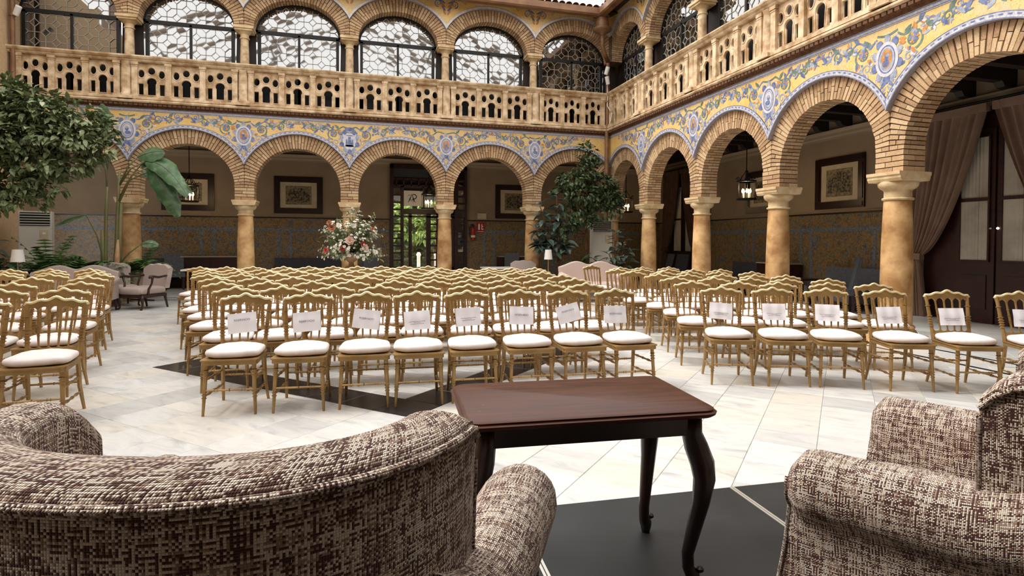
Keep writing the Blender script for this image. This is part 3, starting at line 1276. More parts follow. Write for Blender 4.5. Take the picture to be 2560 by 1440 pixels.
# ---- leaded windows, every pane its own piece
def window(idx, fmap, arc, v, tilt):
    u0, u1 = arc.uc - arc.a, arc.uc + arc.a
    zt = 6.635
    zb = 4.68
    w_ = struct(link('window_%d' % idx, None))
    w_['label'] = 'arched leaded window, black frame'
    fr = MB()
    fw = .045

    def bar(a0, a1, z0, z1, d=.03):
        fr.hexa([fmap(a, b, c) for b in (v - d, v + d) for a, c in ((a0, z0), (a1, z0), (a1, z1), (a0, z1))])
    bar(u0 + .05, u0 + .05 + fw * 1.6, zb, zt)
    bar(u1 - .05 - fw * 1.6, u1 - .05, zb, zt)
    bar(u0, u1, zt - fw, zt + fw)
    bar(arc.uc - fw * .6, arc.uc + fw * .6, zb, zt)
    bar(u0, u1, zb, 5.60)
    n = 24
    for i in range(n):
        p, q = arc.pt(PI * i / n, .02), arc.pt(PI * (i + 1) / n, .02)
        p2, q2 = arc.pt(PI * i / n, -.055), arc.pt(PI * (i + 1) / n, -.055)
        fr.hexa([fmap(a.x, b, a.y) for b in (v - .03, v + .03) for a in (p, q, q2, p2)])
    fr.obj('window_frame', M['black_metal'], w_, fix=False)
    # cames and panes: squares on point at every other node, crosses between, elongated hexagons in the cells
    h, q = .212, .094
    segs, polys = [], []

    def inside(x, z):
        if x < u0 + .1 or x > u1 - .1 or z < 5.62:
            return False
        if z > zt:
            dx = (x - arc.uc) / (arc.a - .04)
            dz = (z - arc.zc) / (arc.b - .04)
            return dx * dx + dz * dz < 1
        return True
    nx = int((u1 - u0) / h) + 3
    nz = int(2.0 / h) + 3
    for i in range(-1, nx):
        for j in range(-1, nz):
            x, z = u0 + .06 + i * h, 5.52 + j * h
            ev = (i + j) % 2 == 0
            if ev:
                pts = [(x, z + q), (x + q, z), (x, z - q), (x - q, z)]
                if all(inside(*p) for p in pts):
                    polys.append(pts)
                for a in range(4):
                    segs.append((pts[a], pts[(a + 1) % 4]))
                segs += [((x + q, z), (x + h, z)), ((x - q, z), (x - h, z)), ((x, z + q), (x, z + h)), ((x, z - q), (x, z - h))]
                hx = [(x + q, z), (x + h, z), (x + h, z + h - q), (x + h - q, z + h), (x, z + h), (x, z + q)]
            else:
                hx = [(x, z), (x + h - q, z), (x + h, z + q), (x + h, z + h), (x + q, z + h), (x, z + h - q)]
            if all(inside(*p) for p in hx):
                polys.append(hx)
    cm = MB()
    for a, b in segs:
        if not (inside(*a) or inside(*b)):
            continue
        d = Vector((b[0] - a[0], b[1] - a[1]))
        if d.length < 1e-6:
            continue
        nn = Vector((-d.y, d.x)).normalized() * .0065
        cm.hexa([fmap(x, y, z) for y in (v - .011, v + .004) for x, z in ((a[0] + nn.x, a[1] + nn.y), (b[0] + nn.x, b[1] + nn.y), (b[0] - nn.x, b[1] - nn.y), (a[0] - nn.x, a[1] - nn.y))])
    cm.obj('lead_came', M['lead'], w_, fix=False)
    # a backing sheet closes the irregular pieces at the rim
    bk = MB()
    pts = [(u0 + .02, 5.6), (u1 - .02, 5.6)] + [(arc.pt(PI * i / 24).x, arc.pt(PI * i / 24).y) for i in range(25)]
    bk.add([fmap(x, v + .012, z) for x, z in pts], [tuple(range(len(pts)))])
    bk.obj('edge_glazing', M['glass'], w_, fix=False)
    for pl in polys[:300]:
        c = Vector((sum(p[0] for p in pl) / len(pl), sum(p[1] for p in pl) / len(pl)))
        tx, tz = random.gauss(0, tilt), random.gauss(0, tilt)
        m_ = MB()
        m_.add([fmap(x, v + (x - c.x) * tx + (z - c.y) * tz, z) for x, z in pl], [tuple(range(len(pl)))])
        m_.obj('pane', M['glass'], w_, fix=False)
    return w_


k = 1
for a in arcsBu:
    window(k, mapB, a, .42, .007)
    k += 1
for a in arcsRu[:5]:
    window(k, mapR, a, .42, .007)
    k += 1
# dark wall strips closing the upper gallery behind the piers
ug = MB()
for fm, ln_, n_ in ((mapB, LENB, 0), (mapR, LENR, 0)):
    ug.prism([(.47, 4.6), (.50, 4.6), (.50, 8.1), (.47, 8.1)], lambda v, z: fm(-.4, v, z), lambda v, z: fm(ln_, v, z))
struct(ug.obj('wall_upper_gallery', M['dark_wood']))

# ================================================================== GALLERIES
CEZ = 4.40
DX0, DX1, DZ1 = 1.10, 3.62, 3.89     # entrance opening in the back wall
wb = MB()
wb.box(-9.5, DX0, GY, GY + .25, 0, CEZ + .2)
wb.box(DX1, GX + .3, GY, GY + .25, 0, CEZ + .2)
wb.box(DX0, DX1, GY, GY + .25, DZ1, CEZ + .2)
wall_back = struct(wb.obj('wall_back', M['plaster']))
tag(wall_back, 'cream plaster wall of the back gallery')
wall_right = struct(MB().box(GX, GX + .25, -2, GY, 0, CEZ + .2).obj('wall_right', M['plaster']))
tag(wall_right, 'cream plaster wall of the right gallery')
struct(MB().box(-9.5, -9.3, D, GY, 0, CEZ + .2).obj('wall_left_end', M['plaster']))
# courtyard's left side and the side behind the camera
wl = MB()
wl.box(XL - .4, XL, -6, D + .45, 0, 8.1)
YS = -.36
struct(wl.obj('wall_left', M['brick']))
struct(MB().box(XL - .4, GX, -4.6, -4.3, 0, 8.1).obj('wall_front_gallery', M['plaster']))
# the side behind the camera: same two storeys, closed above the arches
ws = MB()
ws.box(XL - .4, W, YS - .45, YS, 3.6, 8.1)
for k_ in range(7):
    xx_ = W - OB - SB * k_
    ws.box(xx_ - .21, xx_ + .21, YS - .45, YS, 0, 3.6)
struct(ws.obj('wall_front', M['mortar']))  # unseen; dark colour set to cut light bounced onto the armchair backs
wfc = MB()
wfc.box(XL - .4, GX, -4.3, YS - .45, CEZ, CEZ + .18)
wfc.box(XL - .4, GX, -4.3, YS - .1, 8.1, 8.25)
struct(wfc.obj('ceiling_front', M['dark_wood']))
# ceilings / upper floor slabs
ceil = struct(MB().box(-9.5, GX + .25, D + .06, GY + .25, CEZ, CEZ + .18).box(W + .06, GX + .25, -6, D + .06, CEZ, CEZ + .18).obj('ceiling', M['dark_wood']))
tag(ceil, 'dark beamed gallery ceiling')
bm_b = MB()
bm_b.box(-.07, .07, D + .45, GY, 4.17, CEZ)
bmb = bm_b.mesh('beam', M['dark_wood'])
x = -8.6
while x < GX - .2:
    link('beam', bmb, ceil, (x, 0, 0))
    x += .62
bmr_ = MB()
bmr_.prism([(W + .45, 4.17), (GX - .35, 4.17), (GX - .28, 4.08), (GX - .12, 4.06), (GX, 4.06), (GX, CEZ), (W + .45, CEZ)], lambda a, z: (a, -.075, z), lambda a, z: (a, .075, z))
bmr = bmr_.mesh('beam', M['dark_wood'])
y = 1.2
while y < D + .3:
    link('beam', bmr, ceil, (0, y, 0))
    y += .68
# outer roof over the galleries so that they stay shaded
rf = MB()
rf.box(-9.5, GX + .3, D + .36, GY + .3, 8.1, 8.25)
rf.box(W + .36, GX + .3, -6.3, D + .36, 8.1, 8.25)
struct(rf.obj('ceiling_upper', M['dark_wood']))
oe = MB()
oe.box(-9.5, GX + .3, GY + .25, GY + .3, 4.4, 8.1)
oe.box(GX + .25, GX + .3, -6.3, GY, 0, 8.1)
struct(oe.obj('wall_outer', M['plaster']))


def trim(mb_, mat):
    trim_n[0] += 1
    return struct(mb_.obj('trim_%d' % trim_n[0], mat))


# cornices of the galleries
for f_, l0, l1 in ((lambda s, d, z: (s, GY - d, z), -9.3, GX), (lambda s, d, z: (GX - d, s, z), -2, GY)):
    m_ = MB()
    m_.prism([(0, 3.86), (.03, 3.86), (.03, 3.90), (.06, 3.93), (.06, 3.99), (.10, 4.02), (.12, 4.06), (0, 4.06)], lambda d, z: f_(l0, d, z), lambda d, z: f_(l1, d, z))
    trim(m_, M['moulding'])
# tile dado: panel, frieze line, top moulding, vertical bands
for side in ('back', 'right'):
    spans = [(-9.3, DX0 - .02), (DX1 + .02, GX)] if side == 'back' else [(9.05, GY), (-2, 5.9)]
    f_ = (lambda s, d, z: (s, GY - d, z)) if side == 'back' else (lambda s, d, z: (GX - d, s, z))
    for (a, b) in spans:
        def bx(a_, b_, d_, z0, z1, mt):
            m_ = MB()
            m_.prism([(0, z0), (d_, z0), (d_, z1), (0, z1)], lambda d, z: f_(a_, d, z), lambda d, z: f_(b_, d, z))
            return trim(m_, mt)
        bx(a, b, .03, 0, 2.09, M['dado'])
        bx(a, b, .055, 2.09, 2.13, M['frame'])
        bx(a, b, .045, 2.13, 2.15, M['moulding'])
        bx(a, b, .038, 1.69, 1.77, M['dado_band'])
        s = a + .55
        while s < b - .5:
            for d2 in (0, .34):
                bx(s + d2, s + d2 + .075, .036, 0, 1.69, M['dado_band'])
            s += 2.15

# ------------------------------------------------------------------ framed prints
def picture(f_, rz, c, w, h, label, lun=True):
    t = thing('framed_print', label, 'picture', c, rz, 'framed prints in the galleries')
    fw = .17
    for (x0, x1, z0, z1) in ((-w / 2, w / 2, h / 2 - fw, h / 2), (-w / 2, w / 2, -h / 2, -h / 2 + fw), (-w / 2, -w / 2 + fw, -h / 2 + fw, h / 2 - fw), (w / 2 - fw, w / 2, -h / 2 + fw, h / 2 - fw)):
        m_ = MB()
        m_.box(x0, x1, -.05, 0, z0, z1)
        m_.box(x0 + .035, x1 - .035, -.065, -.05, z0 + .035, z1 - .035)
        m_.obj('frame_rail', M['frame'], t)
    MB().box(-w / 2 + fw, w / 2 - fw, -.025, -.005, -h / 2 + fw, h / 2 - fw).obj('mount', M['mount'], t)
    a, b = w / 2 - fw - .16, h / 2 - fw - .11
    pr_ = MB().box(-a, a, -.029, -.02, -b, b).obj('print', M['print'], t)
    # generic arched scene within the print
    n = 16
    pts = [(-a * .86, -b * .72), (a * .86, -b * .72)] + [(a * .86 * math.cos(PI * i / n), -b * .1 + b * .92 * math.sin(PI * i / n)) for i in range(n + 1)]
    m_ = MB()
    m_.prism(pts, lambda x_, z_: (x_, -.0315, z_), lambda x_, z_: (x_, -.025, z_))
    m_.obj('printed_scene', M['print_dark'], pr_)
    return t


picture(None, 0, (-1.68, GY, 2.81), 1.42, 1.14, 'dark framed print with arched scene, on the back wall left of the flowers')
picture(None, 0, (-4.76, GY, 2.83), 1.40, 1.10, 'dark framed print half hidden by banana leaves and a lantern')
picture(None, 0, (5.30, GY, 2.77), 1.36, 1.14, 'dark framed print on the back wall right of the fire extinguisher')
picture(None, -PI / 2, (GX, 10.97, 2.82), 1.42, 1.20, 'dark framed print on the right wall between two right columns')
picture(None, -PI / 2, (GX, 13.60, 2.82), 1.40, 1.16, 'dark framed print behind the right lantern')

# ------------------------------------------------------------------ glazed entrance
dr = struct(link('door_1', None))
dr['label'] = 'glazed red-brown entrance screen with monogram panel'
fr = MB()
yd = GY - .02


def db(x0, x1, z0, z1, d0=-.06, d1=.06):
    fr.box(x0, x1, yd + d0, yd + d1, z0, z1)


db(DX0, DX0 + .11, 0, DZ1, -.12)
db(DX1 - .42, DX1 - .30, 0, DZ1, -.12)
db(DX1 - .08, DX1, 0, DZ1, -.12)
db(DX0, DX1, DZ1 - .12, DZ1, -.12)
db(DX0, DX1, 3.16, 3.24)
db(DX0, DX1, 3.40, 3.46)
db(1.44, 1.54, 0, 3.2)
db(1.54, 3.2, 2.28, 2.46)
db(1.54, 3.2, 2.18, 2.24)
db(1.10, 3.2, 0, .55)
db(1.70, 1.80, 0, 2.3)
db(2.27, 2.42, 0, 2.3)
db(2.60, 3.2, 0, 3.2)
db(2.15, 2.2, 2.46, 3.2)
for k in range(12):
    z = .55 + k * .235
    db(DX0 + .1, 1.46, z - .025, z + .025)
    db(2.40, 2.62, z - .025, z + .025) if z < 2.3 else None
    db(DX1 - .32, DX1 - .06, z - .03, z + .03)
for k in range(8):
    xx = 1.30 + k * .24
    db(xx - .02, xx + .02, 3.2, 3.44)
fr.obj('door_frame', M['door_wood'], dr)
for (x0, x1, z0, z1, nm) in ((1.20, 1.45, .55, 3.2, 'pane'), (1.53, 1.71, .55, 2.2, 'pane'), (1.79, 2.28, .55, 2.2, 'pane'), (2.41, 2.61, .55, 2.2, 'pane'), (2.19, 2.61, 2.46, 3.18, 'pane')):
    MB().box(x0, x1, yd + .005, yd + .012, z0, z1).obj(nm, M['clear'], dr)
MB().box(1.2, 3.2, yd, yd + .02, 3.44, 3.80).obj('transom_panel', M['grey_fabric'], dr)
MB().box(DX1 - .31, DX1 - .07, yd + .02, yd + .03, 0, DZ1 - .1).obj('side_glazing', M['glass'], dr)
pn = MB().box(1.54, 2.15, yd - .075, yd - .06, 2.55, 3.05).obj('monogram_panel', M['white_print'], dr)
# interlaced monogram of curves
mg = MB()


def stroke(pts, w=.02):
    vs = []
    n = len(pts)
    for i, p in enumerate(pts):
        p = Vector(p)
        d = (Vector(pts[min(i + 1, n - 1)]) - Vector(pts[max(i - 1, 0)])).normalized()
        q = Vector((-d.y, d.x)) * w * (.5 if i in (0, n - 1) else 1) / 1.4
        vs += [(p.x + q.x, yd - .078, p.y + q.y), (p.x - q.x, yd - .078, p.y - q.y)]
    mg.add(vs, [(2 * i, 2 * i + 1, 2 * i + 3, 2 * i + 2) for i in range(n - 1)])


cx_, cz_ = 1.80, 2.80
stroke([(cx_ - .12, cz_ - .13), (cx_ - .06, cz_ - .02), (cx_, cz_ + .14), (cx_ + .05, cz_ - .02), (cx_ + .10, cz_ - .13)], .022)
stroke([(cx_ - .07, cz_ - .05), (cx_ + .07, cz_ - .05)], .014)
stroke([(cx_ + .03, cz_ - .13), (cx_ + .03, cz_ + .13)], .014)
stroke([(cx_ + .03, cz_ + .13)] + [(cx_ + .05 + .095 * math.cos(a), cz_ + .055 + .078 * math.sin(a)) for a in [1.5 - 3.0 * i / 14 for i in range(15)]] + [(cx_ + .03, cz_ - .02)], .02)
stroke([(cx_ - .13, cz_ + .07), (cx_ - .09, cz_ + .11), (cx_ - .03, cz_ + .10)], .012)
stroke([(cx_ - .11, cz_ - .12), (cx_ - .07, cz_ + .01), (cx_ - .02, cz_ - .10), (cx_ + .03, cz_ + .01), (cx_ + .06, cz_ - .12)], .013)
mg.obj('monogram', M['black_print'], pn, fix=False)
# vestibule so that the opening has depth, and the garden beyond
vs_ = MB()
vs_.box(DX0 - .1, DX0, GY + .25, 21.6, 0, 3.0)
vs_.box(DX1, DX1 + .1, GY + .25, 21.6, 0, 3.0)
vs_.box(DX0 - .1, DX1 + .1, GY + .25, 21.6, 2.9, 3.0)
vs_.box(DX0 - .1, DX1 + .1, GY + .25, GY + .32, 3.0, 4.1)
struct(vs_.obj('wall_vestibule', M['dark_wood']))
struct(MB().box(-6, 16, 21.6, 40, -.05, 0).box(DX0, DX1, GY, 21.6, -.05, 0).obj('floor_outside', M['paving']))

# ------------------------------------------------------------------ wrought iron lanterns
def lantern(loc, label):
    t = thing('hanging_lantern', label, 'lantern', loc, 0, 'iron lanterns in the galleries')
    zt = CEZ - loc[2]
    MB().tube([(0, 0, .62), (0, 0, zt)], .012, 6).obj('rod', M['black_metal'], t)
    ring = MB()
    for z in (0.0, .42):
        MB().lathe([(.2, z), (.225, z), (.225, z + .035), (.2, z + .035), (.2, z)], 20).obj('ring', M['black_metal'], t)
    MB().lathe([(.02, -.01), (.21, 0), (.21, .02), (.02, .02)], 20).obj('bottom_plate', M['black_metal'], t)
    for k in range(6):
        a = 2 * PI * k / 6
        c, s = math.cos(a), math.sin(a)
        MB().tube([(.215 * c, .215 * s, .02), (.215 * c, .215 * s, .43)], .008, 5).obj('bar', M['black_metal'], t)
        MB().tube([((.215 + dx) * c, (.215 + dx) * s, z) for dx, z in ((.05, .50), (.02, .54), (-.02, .49), (-.06, .47), (-.1, .56), (-.17, .63), (-.2, .70))], .008, 5).obj('scroll', M['black_metal'], t)
    for k in range(5):
        a = 2 * PI * k / 5 + .4
        c, s = .09 * math.cos(a), .09 * math.sin(a)
        cd = MB().lathe([(.018, .02), (.018, .16)], 8, (c, s, 0)).obj('candle', M['white_print'], t)
        MB().lathe([(.008, .16), (.024, .185), (.026, .21), (.012, .25), (.002, .27)], 8, (c, s, 0)).obj('bulb', M['bulb'], cd, 'angle')
    l = bpy.data.lights.new('lantern_light', 'POINT')
    l.energy = 14
    l.color = (1, .72, .4)
    l.shadow_soft_size = .08
    lo = bpy.data.objects.new('lantern_light', l)
    COL.objects.link(lo)
    lo.parent = t
    lo.location = (0, 0, .30)
    return t


lantern((-4.27, D + 1.9, 2.42), 'lit iron lantern hanging beside the banana plant')
lantern((2.13, D + 1.9, 2.36), 'lit iron lantern hanging before the entrance door')
lantern((W + 1.9, 11.83, 2.43), 'lit iron lantern hanging in the right gallery')
lantern((W + 1.3, D + 1.5, 2.36), 'lit iron lantern half hidden behind the column nearest the corner')

# ------------------------------------------------------------------ extinguisher, signs
t = thing('fire_extinguisher', 'red fire extinguisher hung on the tiled wall right of the entrance', 'extinguisher', (3.83, GY - .12, 1.45))
MB().lathe([(.07, 0), (.078, .02), (.078, .36), (.06, .42), (.03, .45)], 16).obj('cylinder', M['red'], t, 'angle')
MB().box(-.03, .03, -.03, .03, .45, .50).box(-.09, .02, -.012, .012, .50, .53).obj('valve', M['black_metal'], t)
MB().tube([(-.06, 0, .49), (-.12, -.02, .40), (-.11, -.02, .2), (-.095, -.03, .1)], .012, 6).obj('hose', M['black_metal'], t)
MB().lathe([(.0795, .09), (.0795, .16)], 16).obj('label_band', M['white_print'], t)
sg = MB().box(3.97, 4.24, GY - .045, GY - .032, 1.70, 2.05).obj('extinguisher_sign', M['red'])
tag(sg, 'red square fire extinguisher sign on the tiled wall', 'sign')
pg = MB()
pg.box(4.02, 4.08, GY - .048, GY - .045, 1.80, 1.98).box(4.035, 4.065, GY - .048, GY - .045, 1.98, 2.01).box(4.13, 4.16, GY - .048, GY - .045, 1.80, 1.99).box(4.15, 4.19, GY - .048, GY - .045, 1.90, 1.93).box(4.16, 4.2, GY - .048, GY - .045, 1.8, 1.84)
pg.box(4.0, 4.21, GY - .048, GY - .045, 1.735, 1.75)
pg.obj('pictogram', M['white_print'], sg)
nt = MB().box(3.99, 4.30, GY - .06, GY - .05, 2.16, 2.36).obj('wall_notice', M['mount'])
tag(nt, 'small pale notice plate above the fire extinguisher sign', 'notice')

# ------------------------------------------------------------------ curtains and the side doors
def curtain_pair(yc, half, xw, mat, lab):
    for s in (-1, 1):
        ye = yc + s * (half + .05)          # outer edge
        nu, nv = 90, 44
        t = thing('curtain', lab[0 if s > 0 else 1], 'curtain', (xw, ye, 0), 0, 'velvet curtains in the right gallery')

        def cf(i, j):
            a = i / (nu - 1)                   # across
            z = 3.84 * (1 - j / (nv - 1)) + .01
            if z > 1.15:
                q = (z - 1.15) / 2.69
                wd = .26 + (half + .02 - .26) * q ** .62
            else:
                wd = .26 + .16 * (1 - z / 1.15) ** .8
            fold = math.sin(a * PI * 19 + .3 * math.sin(z * 2)) * (.042 if z > 1.3 else .034) + .02 * math.sin(a * 47)
            if 1.05 < z < 1.25:
                fold *= .4
            return (fold + .0, -s * wd * a, z)
        MB().sheet(cf, nu, nv).obj('drape', mat, t, True, fix=False)
        MB().box(-.06, .06, *sorted((0, -s * .31)), 1.10, 1.22).obj('tie_back', mat, t)
        hd = MB()
        hd.box(-.05, .05, *sorted((0, -s * half)), 3.72, 3.86)
        hd.obj('heading', mat, t)
    rod = MB().tube([(xw, yc - half - .25, 3.90), (xw, yc + half + .25, 3.90)], .022, 8).obj('curtain_rod', M['black_metal'])
    tag(rod, lab[2], 'curtain rod')


curtain_pair(7.45, 1.48, GX - .30, M['curtain'], ('taupe velvet curtain tied back beside the large near column', 'taupe velvet curtain at the right edge of the picture', 'black curtain rod over the near side doors'))
curtain_pair(17.4, 1.05, GX - .30, M['curtain_dark'], ('dark brown velvet curtain further back behind the second right column', 'dark brown velvet curtain between the first and second right columns', 'black curtain rod in the far corner of the gallery'))
for n_, yc in ((2, 7.45), (3, 17.4)):
    d_ = struct(link('door_%d' % n_, None))
    d_['label'] = 'dark wooden double door with sheer curtained glass'
    fr = MB()
    fr.box(GX - .09, GX, yc - 1.35, yc + 1.35, 0, 3.75)
    fr.obj('door_frame', M['door_wood'], d_)
    for s in (-1, 1):
        c = yc + s * .36 if n_ == 2 else yc + s * .36
        lf = MB().box(GX - .13, GX - .06, c - .34, c + .34, 0, 3.45).obj('door_leaf', M['door_wood'], d_)
        for (z0, z1) in ((1.12, 2.17), (2.23, 3.30)):
            nu = 26
            MB().sheet(lambda i, j: (GX - .139 - .008 * math.sin(i * 1.9) - .004 * math.sin(i * 4.1), c - .24 + .48 * i / (nu - 1), z0 + (z1 - z0) * j), nu, 2).obj('sheer_curtain', M['sheer'], lf, True, fix=False)
            fr2 = MB()
            for (a, b, e, g_) in ((-.27, .27, z0 - .03, z0), (-.27, .27, z1, z1 + .03), (-.27, -.24, z0, z1), (.24, .27, z0, z1)):
                fr2.box(GX - .165, GX - .13, c + a, c + b, e, g_)
            fr2.obj('glazing_bar', M['door_wood'], lf)
        MB().box(GX - .15, GX - .13, c - .22, c + .22, .25, .85).obj('raised_panel', M['door_wood'], lf)
        if n_ == 2:
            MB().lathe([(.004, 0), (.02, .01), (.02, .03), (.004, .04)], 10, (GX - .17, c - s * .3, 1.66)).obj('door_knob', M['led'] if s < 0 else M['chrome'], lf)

# ------------------------------------------------------------------ eaves, gutter, pipes
for fm, ln_ in ((mapB, LENB), (mapR, LENR)):
    run(fm, ln_, [(.3, 7.93), (-.52, 7.80), (-.52, 7.83), (.3, 7.98)], M['dark_wood'])
    run(fm, ln_, [(-.40, 7.66), (-.56, 7.66), (-.60, 7.70), (-.60, 7.86), (-.57, 7.86), (-.57, 7.70), (-.42, 7.69), (-.42, 7.84), (-.40, 7.84)], M['copper'], None, .35)
hp = thing('gutter_hopper', 'brown metal hopper head in the back right corner under the eaves', 'gutter', (W - .42, D - .42, 7.18))
MB().lathe([(.07, .0), (.10, .05), (.24, .12), (.26, .16), (.26, .19), (.19, .22), (.17, .5), (.20, .52)], 20).obj('bowl', M['copper'], hp, 'angle')
MB().tube([(0, 0, .02), (0, 0, -.25), (.1, .1, -.42), (.32, .32, -.62)], .06, 10).obj('spout', M['copper'], hp, True)
dp = thing('downpipe', 'brown downpipe running down the back right corner', 'pipe', (W - .10, D - .10, 0))
MB().tube([(0, 0, 6.62), (0, 0, 4.55)], .055, 12).obj('upper_pipe', M['copper'], dp, 'angle')
MB().tube([(-.02, -.02, 4.62), (-.02, -.02, .05)], .06, 12).obj('lower_pipe', M['copper'], dp, 'angle')
for z in (6.2, 5.4, 4.62, 3.6, 2.4):
    MB().lathe([(.068, 0), (.068, .05)], 12, (-.01, -.01, z)).obj('collar', M['copper'], dp)
dl = thing('downpipe', 'brown downpipe in the upper left corner above the tree', 'pipe', (XL + .10, D - .10, 0))
MB().tube([(0, 0, 7.4), (0, 0, 4.5)], .05, 12).obj('upper_pipe', M['copper'], dl, 'angle')
MB().lathe([(.062, 0), (.062, .05)], 12, (0, 0, 6.3)).obj('collar', M['copper'], dl)


def spot(loc, rot, label):
    t = thing('spotlight', label, 'spotlight', loc, 0, 'small white spotlights')
    m_ = Euler(rot).to_matrix()
    MB().lathe([(.045, -.11), (.055, -.10), (.06, .10), (.05, .11)], 14, mat=m_).obj('housing', M['white_plastic'], t, 'angle')
    MB().box(-.015, .015, 0, .10, -.02, .02).obj('bracket', M['white_plastic'], t)


spot((W - .22, D - .30, 6.25), (.25, .2, 0), 'upper white spotlight fixed to the corner downpipe')
spot((W - .20, D - .30, 5.98), (.2, -.3, 0), 'lower white spotlight fixed to the corner downpipe')
spot((XL + .26, D - .25, 6.38), (.3, .5, 0), 'white spotlight in the upper left corner')
cb = MB().tube([(W - .13, D - .16, 5.9), (W - .13, D - .16, 5.3), (W - .05, D - .3, 5.05), (W - .10, D - .32, 4.85), (W - .12, D - .2, 4.66)], .012, 6).obj('cable', M['white_plastic'], None, True)
tag(cb, 'white cable looping down beside the corner downpipe', 'cable')
# roof tiles over the eaves: barrel tiles running down to the gutter
rt = MB()
n = 8
for i in range(n + 1):
    a = PI * i / n
    pass
tile_me = MB().sheet(lambda i, j: (.085 * math.cos(PI * i / 8), j * .5, .06 * math.sin(PI * i / 8)), 9, 2).mesh('roof_tile', M['roof_tile'], True, fix=False)
tile_lo = MB().sheet(lambda i, j: (.085 * math.cos(PI * i / 8), j * .5, -.05 * math.sin(PI * i / 8) + .01), 9, 2).mesh('roof_tile', M['roof_tile'], True, fix=False)
for fm, rz, ln_, nm in ((mapB, 0, LENB, 'roof_back'), (mapR, -PI / 2, 8., 'roof_right')):
    rr = struct(run(fm, ln_, [(-.5, 7.87), (.8, 8.12), (.8, 8.16), (-.5, 7.90)], M['roof_tile'], nm))
    u = .25
    while u < ln_ - .2:
        for me, du, dz in ((tile_me, 0, .0), (tile_lo, .1, 0)):
            o = link('roof_tile', me, rr)
            p = fm(u + du, -.53, 7.905)
            o.matrix_basis = Matrix.Translation(p) @ Matrix.Rotation(rz, 4, 'Z') @ Matrix.Rotation(.19, 4, 'X')
        u += .2

# glass roof's carrying frame high over the courtyard (seen mirrored in the windows)
rfm = struct(link('roof_frame', None))
xm = (XL + W) / 2
ZE, ZP = 9.0, 12.2
y = -.8
while y < D + 1:
    for s, xe in ((-1, XL - .3), (1, W + .3)):
        MB().tube([(xe, y, ZE), (xm, y, ZP)], .10, 4).obj('rafter', M['rafter'], rfm)
    y += 2.6
for f_ in (0, .5, 1):
    for s, xe in ((-1, XL - .3), (1, W + .3)):
        if f_ == 1 and s > 0:
            continue
        xx = xe + (xm - xe) * f_
        zz = ZE + (ZP - ZE) * f_ + .12
        MB().tube([(xx, -1.2, zz), (xx, D + 1, zz)], .05, 4).obj('purlin', M['rafter'], rfm)
for s, xe in ((-1, XL - .2), (1, W + .2)):
    for y in (-.6, 4.5, 10, D + .6):
        MB().box(xe - .08, xe + .08, y - .08, y + .08, 8.05, 9.05).obj('post', M['rafter'], rfm)

# ================================================================== STAGE
th0 = math.radians(-2.6)


def stp(x, y):
    """stage coordinates -> world"""
    return (.632 + x * math.cos(th0) - y * math.sin(th0), 2.275 + x * math.sin(th0) + y * math.cos(th0))


for r_ in range(2):
    for k in range(-3, 3):
        lab = 'black stage deck panel ' + ('in the front row, ' if r_ == 0 else 'in the rear row, ')
        lab += {-3: 'at the far left end', -2: 'under the left armchair side', -1: 'left of the table', 0: 'under the dark table', 1: 'under the right armchair', 2: 'at the right end'}[k]
        DL = 2.0 if r_ == 0 else .44
        px_, py_ = stp(k * 1.003, -2.0 if r_ == 0 else -2.444)
        t = thing('stage_deck', lab, 'stage panel', (px_, py_, 0), th0, 'stage deck panels')
        MB().box(.012, .991, .012, DL - .012, STZ - .04, STZ).obj('deck_board', M['stage'], t)
        for (a, b, c, d) in ((.002, .0115, .0, DL), (.9915, 1.001, 0, DL), (.0115, .9915, 0, .0115), (.0115, .9915, DL - .0115, DL)):
            MB().box(a, b, c, d, STZ - .07, STZ + (.0015 if b - a < .02 else -.001)).obj('edge_profile', M['aluminium'] if b - a < .02 else M['stage'], t)
        for (a, b) in ((.06, .06), (.94, .06), (.06, DL - .06), (.94, DL - .06)):
            MB().lathe([(.025, 0), (.025, STZ - .04)], 8, (a, b, 0)).obj('leg', M['aluminium'], t)

# ================================================================== GILT CHAIRS
G = M['gold']


def turned(p0, p1, prof, n=8):
    """turned bar between two points; prof: [(t, r)]"""
    p0, p1 = Vector(p0), Vector(p1)
    m_ = MB()
    m_.tube([p0.lerp(p1, t) for t, r in prof], [r for t, r in prof], n)
    return m_


def rings(base, spots, top=None):
    """profile with little bamboo rings"""
    out = []
    for t, r in base:
        out.append((t, r))
    for s in spots:
        r = 0
        for (ta, ra), (tb, rb) in zip(base[:-1], base[1:]):
            if ta <= s <= tb:
                r = ra + (rb - ra) * (s - ta) / (tb - ta)
        for d, k in ((-.012, 1.0), (-.008, 1.45), (.004, 1.45), (.008, 1.0)):
            out.append((s + d, r * k))
    return sorted(out)


